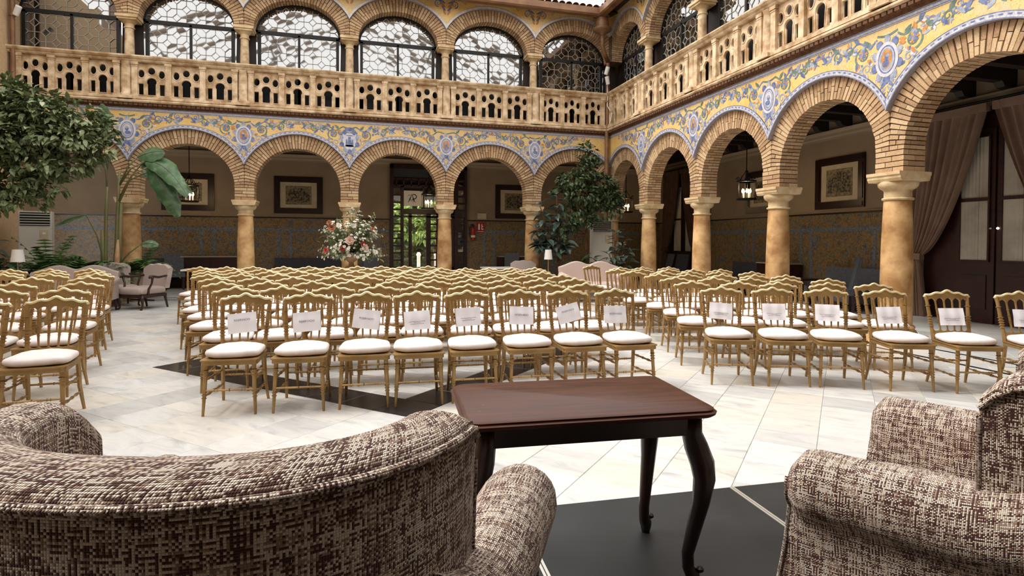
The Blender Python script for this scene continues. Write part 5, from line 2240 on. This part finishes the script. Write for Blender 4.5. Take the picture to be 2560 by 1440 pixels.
def lamp(loc, h, label, rs=.115):
    t = thing('table_lamp', label, 'lamp', loc, 0, 'white shaded lamps')
    MB().lathe([(.08, 0), (.085, .012), (.02, .025), (.012, .04), (.012, h - .22)], 14).obj('stem', M['chrome'], t, 'angle')
    m_ = MB()
    m_.sheet(lambda i, j: ((rs - (rs * .26) * j) * math.cos(2 * PI * i / 20), (rs - (rs * .26) * j) * math.sin(2 * PI * i / 20), h - .24 + .24 * j), 21, 2)
    m_.obj('lamp_shade', M['lamp_shade'], t, True, fix=False)


def side_table(loc, label, r=.28, h=.55, top='marble_top', rect=None):
    t = thing('side_table', label, 'table', loc, 0, 'small tables round the courtyard')
    if rect:
        MB().box(-rect[0] / 2, rect[0] / 2, -rect[1] / 2, rect[1] / 2, h - .035, h).obj('table_top', M[top], t)
    else:
        MB().lathe([(r - .01, h - .03), (r, h - .015), (r - .005, h)], 24).obj('table_top', M[top], t, 'angle')
    MB().lathe([(.03, .02), (.025, .3), (.03, h - .03)], 10).obj('pedestal', M['black_metal'], t, 'angle')
    for k in range(4):
        a = PI / 4 + PI / 2 * k
        MB().tube([(.02 * math.cos(a), .02 * math.sin(a), .16), (.13 * math.cos(a), .13 * math.sin(a), .12), (.2 * math.cos(a), .2 * math.sin(a), .0)], .014, 6).obj('foot', M['black_metal'], t)


side_table((-6.22, 13.3, 0), 'small round table under the left white lamp', .26, .60, 'door_wood')
lamp((-6.22, 13.3, .60), .60, 'white shaded table lamp at the far left beside the plants')
side_table((4.60, 13.55, 0), 'small round table under the right white lamp', .24, .55, 'door_wood')
lamp((4.60, 13.55, .55), .66, 'white shaded lamp with slim stem beside the rubber plant', .105)
side_table((-3.25, 14.7, 0), 'white topped iron table behind the striped armchair', .3, .74, 'marble_top', (.95, .6))
side_table((3.62, 14.6, 0), 'white topped iron table at the back right of the centre chairs', .3, .74, 'marble_top', (.9, .6))


# ------------------------------------------------------------------ tall air conditioners
def aircon(loc, rz, label):
    t = thing('air_conditioner', label, 'air conditioner', loc, rz, 'tower air conditioners')
    w, d, h = .56, .36, 2.0
    MB().box(-w / 2, w / 2, -d / 2 + .01, d / 2, 0, h).obj('cabinet', M['ac'], t)
    MB().box(-w / 2 + .01, w / 2 - .01, -d / 2, -d / 2 + .012, .08, h - .33).obj('front_panel', M['ac'], t)
    MB().box(-w / 2 + .03, w / 2 - .03, -d / 2 - .001, -d / 2 + .03, h - .31, h - .03).obj('grille_recess', M['ac_dark'], t)
    for k in range(5):
        MB().rbox((0, -d / 2 - .004, h - .285 + k * .055), (w - .06, .03, .012), 0, .4).obj('louvre', M['ac'], t)
    cp_ = MB().box(.08, .22, -d / 2 - .006, -d / 2, h - .62, h - .40).obj('control_panel', M['mount'], t)
    MB().box(.12, .18, -d / 2 - .009, -d / 2 - .006, h - .5, h - .45).obj('display', M['white_print'], cp_)


aircon((-6.62, 14.9, 0), .28, 'ivory tower air conditioner at the left behind the plants')
aircon((6.62, 14.95, 0), -.22, 'ivory tower air conditioner in the right corner behind the plants')

# ------------------------------------------------------------------ gallery furniture
def console(loc, rz, w, d, h, label, top='moulding'):
    t = thing('sideboard', label, 'sideboard', loc, rz, 'dark sideboards in the galleries')
    MB().box(-w / 2, w / 2, -d / 2, d / 2, .08, h - .03).obj('body', M['door_wood'], t)
    MB().box(-w / 2 - .02, w / 2 + .02, -d / 2 - .02, d / 2 + .02, h - .03, h).obj('top', M[top], t)
    for s in (-1, 1):
        MB().box(*sorted((s * .02, s * (w / 2 - .03))), -d / 2 - .015, -d / 2, .12, h - .08).obj('door', M['door_wood'], t)
        MB().box(*sorted((s * (w / 2 - .08), s * (w / 2 - .02))), -d / 2 + .02, d / 2 - .02, 0, .08).obj('foot', M['door_wood'], t)


def grey_sofa(loc, rz, w, label, mat='grey_fabric'):
    t = thing('grey_sofa', label, 'sofa', loc, rz, 'grey sofas in the galleries')
    m_ = M[mat]
    MB().rbox((0, .30, .55), (w, .16, .62), 0, -.12).obj('backrest', m_, t)
    MB().box(-w / 2, w / 2, -.36, .26, .16, .44).obj('seat', m_, t)
    for s in (-1, 1):
        for y in (-.3, .3):
            MB().box(s * (w / 2 - .1) - .03, s * (w / 2 - .1) + .03, y - .03, y + .03, 0, .16).obj('foot', M['door_wood'], t)


def tall_chair(loc, rz, label, mat='pale_grey_fabric', h=1.02):
    t = thing('high_back_chair', label, 'chair', loc, rz, 'grey high-back chairs in the galleries')
    m_ = M[mat]
    b = MB()
    b.prism([(.14, .40), (.20, .40), (.36, h), (.30, h + .01)], lambda y, z: (-.24, y, z), lambda y, z: (.24, y, z))
    b.obj('backrest', m_, t)
    MB().box(-.25, .25, -.28, .2, .36, .48).obj('seat', m_, t)
    for sx in (-1, 1):
        for y in (-.24, .2):
            MB().box(sx * .21 - .022, sx * .21 + .022, y - .022, y + .022, 0, .36).obj('leg', M['door_wood'], t)


console((-4.05, GY - .35, 0), 0, 1.55, .45, .93, 'long dark sideboard with pale top under the left lantern')
tall_chair((-4.9, GY - .9, 0), .3, 'grey high-back chair left of the long dark sideboard')
grey_sofa((-1.35, GY - .52, 0), 0, 2.0, 'charcoal grey sofa against the back wall left of the flowers')
grey_sofa((-5.7, GY - .52, 0), 0, 1.2, 'charcoal grey sofa behind the banana plant')
console((5.15, GY - .35, 0), 0, 1.0, .45, .92, 'dark sideboard under the back right framed print')
tall_chair((4.95, GY - 1.05, 0), -.2, 'grey high-back chair before the dark sideboard on the right')
tall_chair((.55, GY - .9, 0), .25, 'blue grey high-back chair just right of the flower urn')
# right gallery
grey_sofa((GX - .55, 13.75, 0), -PI / 2, 1.5, 'charcoal grey sofa on the right wall between the middle columns')
console((GX - .35, 12.55, 0), -PI / 2, 1.1, .45, .90, 'dark cabinet on the right wall behind a middle column', 'moulding')
tall_chair((GX - .95, 12.0, 0), -PI / 2 + .5, 'pale grey high-back chair left of the third right column')
grey_sofa((GX - .58, 10.25, 0), -PI / 2, 1.5, 'slate grey sofa under the right framed print', 'pale_grey_fabric')
tall_chair((GX - 1.35, 9.55, 0), PI + .9, 'tall charcoal chair leaning back left of the large near column', 'grey_fabric', 1.12)
side_table((GX - 1.35, 10.7, 0), 'dark low table before the slate grey sofa', .3, .62, 'door_wood', (.8, .6))
tall_chair((GX - 1.0, 16.4, 0), -PI / 2 + .3, 'grey high-back chair before the dark drapes', 'grey_fabric')
tall_chair((GX - 1.0, 17.3, 0), -PI / 2 - .2, 'grey high-back chair beside the gap of the dark drapes', 'pale_grey_fabric')

# ================================================================== PLANTS
def leaf_mesh(name, l, w, mat, droop=.12, n=3):
    vs, fs = [], []
    for i in range(n + 1):
        q = i / n
        ww = w * math.sin(PI * (.06 + .94 * q) ** .8) * (1 if i < n else .0) + (.002 if i in (0,) else 0)
        z = -droop * l * q * q
        vs += [(-ww, l * q, z + ww * .35), (0, l * q, z), (ww, l * q, z + ww * .35)]
    for i in range(n):
        a, b = 3 * i, 3 * (i + 1)
        fs += [(a, a + 1, b + 1, b), (a + 1, a + 2, b + 2, b + 1)]
    m_ = MB()
    m_.add(vs, fs)
    return m_.mesh(name, mat, True, fix=False)


def tree(name, loc, label, trunk, blobs, nleaf, lmeshes, lmat, limit=300, seed=1, bark='bark', group=None, tr=.045):
    """blobs: (x,y,z,rx,rz) local clusters; leaves hang outward from twigs"""
    rr = random.Random(seed)
    t = thing(name, label, 'plant' if 'tree' not in name else 'tree', loc, 0, group)
    tm = MB()
    tm.tube(trunk, [tr * (1 - .6 * i / (len(trunk) - 1)) for i in range(len(trunk))], 8)
    for b in blobs:
        s = Vector(trunk[max(1, int(len(trunk) * .55))])
        s2 = min((Vector(p) for p in trunk), key=lambda p: (p - Vector(b[:3])).length)
        e = Vector(b[:3])
        tm.tube([s2, s2.lerp(e, .5) + Vector((rr.uniform(-.05, .05), rr.uniform(-.05, .05), .06)), e], [tr * .4, tr * .25, tr * .12], 6)
    tm.obj('trunk', M[bark], t, True, fix=False)
    tot = sum(b[3] ** 2 * b[4] for b in blobs)
    mats = []
    for b in blobs:
        k = max(6, int(nleaf * b[3] ** 2 * b[4] / tot))
        # twigs within the cluster
        tw = []
        for _ in range(max(3, k // 9)):
            d = Vector((rr.gauss(0, 1), rr.gauss(0, 1), rr.gauss(0, 1))).normalized()
            rad = rr.uniform(.45, 1.0) ** .6
            c = Vector(b[:3]) + Vector((d.x * b[3] * rad, d.y * b[3] * .8 * rad, d.z * b[4] * rad))
            tw.append((c, d))
        for q in range(k):
            c, d = tw[q % len(tw)]
            out = (d + Vector((rr.gauss(0, .5), rr.gauss(0, .5), rr.gauss(0, .35) - .25))).normalized()
            p = c + Vector((rr.gauss(0, .05), rr.gauss(0, .05), rr.gauss(0, .04)))
            m3 = out.to_track_quat('Y', 'Z').to_matrix().to_4x4()
            s_ = rr.uniform(.75, 1.2)
            mats.append(Matrix.Translation(p) @ m3 @ Matrix.Rotation(rr.gauss(0, .45), 4, 'Y') @ Matrix.Scale(s_, 4))
    split_instances(t, 'leaf', mats, lmeshes, lmat, limit)
    return t


lf_s = [leaf_mesh('leaf', .15, .040, M['leaf_ficus'], .2), leaf_mesh('leaf', .13, .036, M['leaf_ficus'], .35)]
tree('ficus_tree', (-6.5, 13.3, 0), 'large pale green ficus tree filling the upper left', [(-.5, .3, 0), (-.48, .3, .8), (-.4, .2, 1.6), (-.1, .1, 2.4), (.3, 0, 3.1), (.6, 0, 3.7)],
     [(.25, -.3, 4.05, .55, .36), (-.2, -.3, 3.85, .5, .45), (.75, -.35, 3.8, .6, .42), (1.3, -.3, 3.75, .5, .34), (.35, -.4, 3.3, .7, .45), (1.25, -.35, 3.3, .58, .36), (-.15, -.4, 3.1, .55, .45), (.7, -.3, 2.85, .55, .38), (1.7, -.3, 3.15, .36, .28), (.25, -.3, 2.45, .5, .3), (1.15, -.25, 2.85, .42, .28), (-.15, -.3, 2.4, .45, .38), (.75, -.2, 2.35, .38, .25), (1.72, -.3, 3.5, .34, .28), (.1, -.4, 3.6, .6, .4), (.9, -.4, 3.35, .5, .35), (-.1, -.3, 2.0, .4, .22), (.45, -.3, 2.1, .42, .2), (.95, -.25, 2.4, .3, .18), (1.45, -.3, 2.9, .3, .2)],
     7200, lf_s, M['leaf_ficus'], 300, 2)
lf_d = [leaf_mesh('leaf', .125, .033, M['leaf_dark'], .25), leaf_mesh('leaf', .11, .03, M['leaf_dark'], .4)]
tree('ficus_tree', (5.9, 14.3, 0), 'dark green weeping ficus tree in the back right corner', [(0, 0, 0), (.02, 0, .8), (-.02, -.05, 1.6), (.05, 0, 2.3), (.1, 0, 3.0), (.05, 0, 3.6)],
     [(.02, -.05, 3.72, .24, .34), (-.05, -.1, 3.3, .36, .28), (-.42, -.1, 3.0, .42, .2), (.32, -.1, 2.95, .42, .26), (-.2, -.15, 2.65, .48, .2), (.68, -.1, 2.6, .36, .28), (.3, -.1, 2.5, .36, .24), (-.45, -.15, 2.25, .34, .16), (-.62, -.2, 1.85, .36, .12), (-.85, -.2, 1.6, .3, .1), (-.15, -.15, 1.95, .34, .16), (.3, -.1, 2.2, .3, .2), (-.75, -.1, 2.75, .26, .12), (.75, -.1, 2.3, .2, .2)],
     3600, lf_d, M['leaf_dark'], 300, 5)


def rosette_plant(name, loc, label, stems, lmesh, mat, per, seed, stemmat='bark', pot=None, group=None, spread=.55):
    """big-leaved plant: every leaf a part. stems: list of polylines"""
    rr = random.Random(seed)
    t = thing(name, label, 'plant', loc, 0, group)
    for st in stems:
        MB().tube(st, [.03 * (1 - .55 * i / (len(st) - 1)) for i in range(len(st))], 7).obj('stem', M[stemmat], t, True, fix=False)
        k = per
        for q in range(k):
            f = .35 + .65 * (q / max(1, k - 1))
            x = f * (len(st) - 1)
            i = min(int(x), len(st) - 2)
            p = Vector(st[i]).lerp(Vector(st[i + 1]), x - i)
            a = q * 2.4 + rr.uniform(-.3, .3)
            el = rr.uniform(-.75, .45) if q < k - 3 else rr.uniform(.1, .7)
            out = Vector((math.cos(a) * math.cos(el), math.sin(a) * math.cos(el), math.sin(el)))
            m3 = out.to_track_quat('Y', 'Z').to_matrix().to_4x4()
            o = link('leaf', lmesh, t)
            o.matrix_basis = Matrix.Translation(p + out * rr.uniform(.02, .06)) @ m3 @ Matrix.Rotation(rr.gauss(0, .3), 4, 'Y') @ Matrix.Scale(rr.uniform(.75, 1.15), 4)
    if pot:
        pot_mesh(pot).obj('pot', M['pot'], t, 'angle')
    return t


def pot_mesh(r):
    return MB().lathe([(r * .65, 0), (r * .75, .05), (r * .95, r * 1.7), (r * 1.08, r * 1.75), (r * 1.1, r * 1.95), (r * .95, r * 1.95), (r * .9, r * 1.8), (.02, r * 1.78)], 20)


rub = leaf_mesh('leaf', .30, .082, M['leaf_rubber'], .28, 5)
rosette_plant('rubber_plant', (4.92, 14.0, 0), 'rubber plant with broad dark leaves and a bare slanted trunk beside the right lamp',
              [[(.15, 0, .2), (.12, 0, .9), (-.05, 0, 1.4), (-.25, 0, 1.9), (-.42, -.02, 2.35)], [(.1, 0, .9), (-.05, -.05, 1.3), (-.3, -.05, 1.55), (-.52, -.05, 1.75)], [(.0, 0, 1.3), (.1, -.05, 1.7), (.05, -.1, 2.1), (.0, -.1, 2.6)], [(.1, 0, .8), (.22, -.1, 1.2), (.3, -.1, 1.45)], [(.0, 0, 1.0), (-.3, -.05, 1.25), (-.5, -.05, 1.35)]],
              rub, M['leaf_rubber'], 30, 4, 'bark', .2)
umb = leaf_mesh('leaf', .24, .055, M['leaf_rubber'], .2, 4)
rosette_plant('umbrella_plant', (6.55, 13.6, 0), 'umbrella plant with radiating leaves in front of the first right column',
              [[(0, 0, .2), (.02, 0, .9), (.1, -.1, 1.45)], [(0, 0, .2), (-.2, -.1, .8), (-.35, -.1, 1.1)], [(0, 0, .3), (.15, -.1, .9), (.22, -.1, 1.2)], [(0, 0, .2), (-.45, -.1, .7), (-.8, -.15, 1.0)], [(.0, 0, .3), (-.15, 0, 1.2), (-.1, 0, 1.7)]],
              umb, M['leaf_rubber'], 19, 8, 'bark', .2)
rosette_plant('umbrella_plant', (-6.75, 13.7, 0), 'umbrella plant with radiating leaves at the far left edge',
              [[(0, 0, .2), (.02, -.1, .8), (.1, -.2, 1.35)], [(0, 0, .2), (.1, -.1, .7), (.25, -.2, 1.0)], [(0, 0, .2), (-.2, -.1, .8), (-.1, -.2, 1.15)]],
              umb, M['leaf_rubber'], 17, 9, 'bark', .18)


def fern(loc, label, n, L, seed, up=.9, group='ferns under the big plants'):
    rr = random.Random(seed)
    t = thing('fern', label, 'plant', loc, 0, group)
    for q in range(n):
        a = rr.uniform(0, 2 * PI)
        l = L * rr.uniform(.7, 1.15)
        el = rr.uniform(.5, 1.25) * up
        m_ = MB()
        pts = []
        for i in range(9):
            f = i / 8
            r_ = l * f * math.cos(el)
            z = l * (f * math.sin(el) - .55 * f * f * (1 if el < 1.1 else .5))
            pts.append(Vector((math.cos(a) * r_, math.sin(a) * r_, .62 + z)))
        m_.tube(pts, [.006 - .0005 * i for i in range(9)], 4)
        sd = Vector((-math.sin(a), math.cos(a), 0))
        for i in range(1, 9):
            for s in (-1, 1):
                w_ = .20 * l * (1 - .6 * i / 8) + .03
                d = (pts[i] - pts[i - 1]).normalized()
                p = pts[i]
                e = p + sd * s * w_ + d * .04 - Vector((0, 0, .03))
                b = p - d * .034
                c = p + d * .034
                m_.add([b, e, c], [(0, 1, 2)])
        m_.obj('frond', M['leaf_fern'], t, fix=False)
    MB().lathe([(.13, 0), (.15, .04), (.17, .6), (.19, .62), (.19, .66), (.16, .66), (.02, .62)], 18).obj('pot', M['pot'], t, 'angle')


fern((-6.05, 14.05, 0), 'green fern left of the sofa in front of the left air conditioner', 44, 1.15, 1, 1.0)
fern((-5.55, 14.3, 0), 'spreading fern behind the middle of the grey sofa', 44, 1.0, 2, .9)
fern((-4.75, 15.0, 0), 'dark fern behind the right end of the grey sofa', 34, .95, 3, .9)
fern((-6.62, 13.75, 0), 'fern at the far left behind the lamp', 26, .6, 4, 1.0)
fern((5.55, 14.05, 0), 'low bright fern behind the pink sofa', 34, .75, 5, .95)

# banana plant in its pot
bp = thing('banana_plant', 'tall banana plant with torn drooping leaves in a stone pot', 'plant', (-5.12, 14.6, 0))
m_ = MB().lathe([(.17, 0), (.20, .05), (.19, .10), (.24, .5), (.30, .56), (.31, .62), (.29, .64), (.25, .6), (.02, .58)], 22)
m_.obj('pot', M['pot'], bp, 'angle')
for k, pth in enumerate([[(-.1, 0, .5), (-.11, 0, 1.1), (-.09, 0, 2.0), (-.06, 0, 2.55)], [(.05, 0, .5), (.1, 0, 1.2), (.13, 0, 2.1), (.18, -.02, 2.9)], [(.12, 0, .5), (.16, 0, 1.3), (.2, 0, 2.2)], [(-.15, 0, .5), (-.16, 0, 1.6)]]):
    MB().tube(pth, [.05 - .008 * i for i in range(len(pth))], 8).obj('stalk', M['stem'], bp, True, fix=False)
MB().tube([(.1, -.06, .55), (.13, -.06, 1.0), (.15, -.06, 1.4)], [.06, .055, .02], 8).obj('dry_sheath', M['terracotta'], bp, True, fix=False)


def banana_leaf(stem, tip_dir, l, w, seed, droop=.5):
    """stem polyline, then a long blade from its end in direction tip_dir"""
    rr = random.Random(seed)
    s_ = MB().tube(stem, [.022, .018, .014] if len(stem) == 3 else .016, 6).obj('leaf_stalk', M['stem'], bp, True, fix=False)
    p0 = Vector(stem[-1])
    d = Vector(tip_dir).normalized()
    side = d.cross(Vector((-.25, -.8, .55))).normalized()
    nrm_ = side.cross(d).normalized()
    nrm_ = nrm_ if nrm_.y < 0 else -nrm_
    N = 12
    torn = [rr.uniform(.82, 1.05) for _ in range(N + 1)]
    pts = []
    for i in range(N + 1):
        f = i / N
        c = p0 + d * l * f + Vector((0, 0, -droop * l * f * f))
        ww = w * math.sin(PI * (.05 + .93 * f)) ** .6 * torn[i]
        pts.append((c, ww))
    m_ = MB()
    vs = []
    for c, ww in pts:
        vs += [c + side * ww - nrm_ * ww * .3, c + side * ww * .5 - nrm_ * ww * .06, c, c - side * ww * .5 - nrm_ * ww * .06, c - side * ww - nrm_ * ww * .3]
    fs = []
    for i in range(N):
        for k in range(4):
            fs.append((5 * i + k, 5 * i + k + 1, 5 * i + k + 6, 5 * i + k + 5))
    m_.add(vs, fs)
    o = m_.obj('leaf', M['leaf_banana'], bp, True, fix=False)
    MB().tube([c + nrm_ * .004 for c, w_ in pts], [.010 * (1 - .8 * i / N) for i in range(N + 1)], 5).obj('midrib', M['stem'], o, True, fix=False)


banana_leaf([(.18, -.02, 2.6), (.42, -.1, 2.95), (.72, -.15, 3.12)], (.75, -.3, .05), .98, .28, 1, .85)
banana_leaf([(.18, -.02, 2.6), (.35, -.05, 3.0), (.55, -.1, 3.2)], (.75, -.15, .45), .65, .24, 2, .3)
banana_leaf([(.13, 0, 2.2), (.45, -.15, 2.8), (.80, -.2, 3.0)], (.5, -.1, -.6), .95, .24, 3, .4)
banana_leaf([(.1, .05, 2.2), (.3, .1, 2.7), (.55, .15, 2.85)], (.8, .2, .5), .85, .24, 4, .7)
banana_leaf([(-.06, 0, 2.4), (-.1, 0, 3.2), (-.12, 0, 3.75)], (-.03, -.08, 1), .62, .16, 5, .05)
banana_leaf([(-.1, 0, .8), (-.25, -.05, 1.5), (-.42, -.1, 1.92)], (-.9, -.1, -.12), .55, .07, 6, .3)
banana_leaf([(.1, 0, .8), (.35, -.05, 1.1), (.6, -.1, 1.3)], (.7, -.2, .2), .4, .12, 7, .3)
banana_leaf([(.15, 0, 2.2), (.4, 0, 2.8), (.6, -.05, 3.05)], (.9, .1, .1), 1.0, .24, 8, .7)

# flower arrangement on a covered stand
fs_ = thing('flower_stand', 'small round draped stand under the flower urn', 'table', (-.07, 13.3, 0))
MB().lathe([(.34, 0), (.32, .3), (.30, .78)], 20).obj('drape', M['white_print'], fs_, 'angle')
MB().lathe([(.30, .775), (.31, .785), (.31, .80)], 20).obj('top', M['white_print'], fs_)
un = thing('flower_urn', 'clay urn on a foot, holding the white and pink flower arrangement', 'urn', (-.07, 13.3, .80))
MB().lathe([(.13, 0), (.13, .02), (.06, .06), (.05, .12), (.10, .16), (.16, .22), (.18, .30), (.20, .33), (.17, .34), (.15, .30), (.01, .26)], 22).obj('bowl', M['terracotta'], un, 'angle')
fl_ = thing('flower_arrangement', 'wide bouquet of white and pink flowers with green foliage in the clay urn', 'flowers', (-.07, 13.3, 1.10))
rr = random.Random(21)
lfm = [leaf_mesh('leaf', .12, .022, M['leaf_ficus'], .3), leaf_mesh('leaf', .09, .018, M['leaf_ficus'], .2)]
bl_me = {}
for nm in ('petal_white', 'petal_pink', 'petal_red', 'petal_rust'):
    m_ = MB()
    for lay, (n_, r_, el) in enumerate(((7, .036, .25), (6, .028, .75), (4, .018, 1.15))):
        for q in range(n_):
            a = 2 * PI * q / n_ + lay * .4
            d = Vector((math.cos(a) * math.cos(el), math.sin(a) * math.cos(el), math.sin(el)))
            s_ = Vector((-math.sin(a), math.cos(a), 0)) * r_ * .45
            p = Vector((0, 0, 0))
            m_.add([p, p + d * r_ * .7 + s_, p + d * r_ * 1.1, p + d * r_ * .7 - s_], [(0, 1, 2, 3)])
    bl_me[nm] = m_.mesh('blossom', M[nm], False, fix=False)
mats, stems_ = [], MB()
blos = []
for q in range(230):
    a = rr.uniform(0, 2 * PI)
    el = abs(rr.gauss(.35, .45))
    el = min(el, 1.5)
    rx = .74 if el < .9 else .5
    L = rr.uniform(.45, 1.0)
    tip = Vector((math.cos(a) * rx * math.cos(el) * L, math.sin(a) * rx * .8 * math.cos(el) * L, .05 + 1.08 * math.sin(el) * L - .15 * math.cos(el) * L * (1 if el < .3 else 0)))
    stems_.tube([(0, 0, 0), tip * .5 + Vector((0, 0, .05)), tip], .004, 4)
    d = tip.normalized()
    for k in range(9):
        p = tip * rr.uniform(.45, 1.05) + Vector((rr.gauss(0, .04),) * 3)
        out = (d + Vector((rr.gauss(0, .6), rr.gauss(0, .6), rr.gauss(0, .5)))).normalized()
        mats.append(Matrix.Translation(p) @ out.to_track_quat('Y', 'Z').to_matrix().to_4x4() @ Matrix.Scale(rr.uniform(.7, 1.2), 4))
    if q % 3 != 0:
        for k in range(4):
            blos.append((tip + Vector((rr.gauss(0, .045), rr.gauss(0, .045), rr.gauss(0, .04))), d, rr.uniform(.55, 1.05), 'petal_white'))
for (x, z, s_, nm) in ((-.03, .30, 2.9, 'petal_pink'), (-.40, .58, 2.4, 'petal_rust'), (-.52, .10, 1.7, 'petal_red'), (-.18, .13, 1.7, 'petal_red'), (.28, .16, 2.2, 'petal_pink'), (.44, .55, 1.4, 'petal_rust'), (.24, .24, 1.5, 'petal_red'), (-.45, .68, 1.7, 'petal_rust'), (.5, .06, 1.6, 'petal_white'), (.05, .62, 1.6, 'petal_white'), (-.25, .62, 1.7, 'petal_white'), (.32, .1, 1.6, 'petal_white')):
    blos.append((Vector((x, -.36, z)), Vector((x * .6, -1, .3)).normalized(), s_, nm))
stems_.obj('stems', M['stem'], fl_, fix=False)
split_instances(fl_, 'leaf', mats, lfm, M['leaf_ficus'], 150)
wm = [Matrix.Translation(p) @ d.to_track_quat('Z', 'Y').to_matrix().to_4x4() @ Matrix.Scale(s_, 4) for p, d, s_, nm in blos if nm == 'petal_white']
split_instances(fl_, 'blossom', wm, [bl_me['petal_white']], M['petal_white'], 280)
for p, d, s_, nm in blos:
    if nm == 'petal_white':
        continue
    o = link('blossom', bl_me[nm], fl_)
    o.matrix_basis = Matrix.Translation(p) @ d.to_track_quat('Z', 'Y').to_matrix().to_4x4() @ Matrix.Scale(s_, 4)

# garden outside the entrance
hg = thing('hedge', 'dense green hedge beyond the garden tree outside the entrance', 'hedge', (4, 31, 0))
hm_ = []
rr = random.Random(5)
for q in range(2600):
    p = Vector((rr.uniform(-7, 7), rr.uniform(-.6, .3), rr.uniform(.1, 5.2)))
    out = Vector((rr.gauss(0, .6), -1, rr.gauss(.2, .6))).normalized()
    hm_.append(Matrix.Translation(p) @ out.to_track_quat('Y', 'Z').to_matrix().to_4x4() @ Matrix.Scale(rr.uniform(1.2, 2.2), 4))
split_instances(hg, 'leaf', hm_, [leaf_mesh('leaf', .26, .09, M['leaf_dark'], .2)], M['leaf_dark'], 60)
MB().box(-7.2, 7.2, .1, .5, 0, 5.2).obj('inner_mass', M['leaf_dark'], hg)

lo_ = [leaf_mesh('leaf', .26, .08, M['leaf_out'], .2)]
tree('garden_tree', (3.6, 27.5, 0), 'sunlit green tree seen through the entrance door glass', [(0, 0, 0), (0, 0, 1.0), (.1, 0, 1.8), (.1, 0, 2.6)], [(0, 0, 2.4, 1.1, .8), (-.7, 0, 2.0, .9, .7), (.7, 0, 1.8, .9, .7), (-1.6, .3, 2.3, .8, .8), (.2, 0, 3.3, .9, .6), (1.7, .4, 2.2, .9, .8), (-.2, .2, 1.5, .7, .35)], 1500, lo_, M['leaf_out'], 200, 12)
for k, x in enumerate((2.55, 2.95, 3.3, 3.7)):
    o = MB().lathe([(.10, 0), (.12, .06), (.07, .1), (.07, .78), (.1, .84), (.05, .95)], 10, (x, 24.2 + .1 * k, 0)).obj('garden_bollard', M['white_print'], None, 'angle')
    tag(o, 'white bollard outside the entrance, %s from the left' % ORD[k], 'bollard', 'bollards outside the entrance')
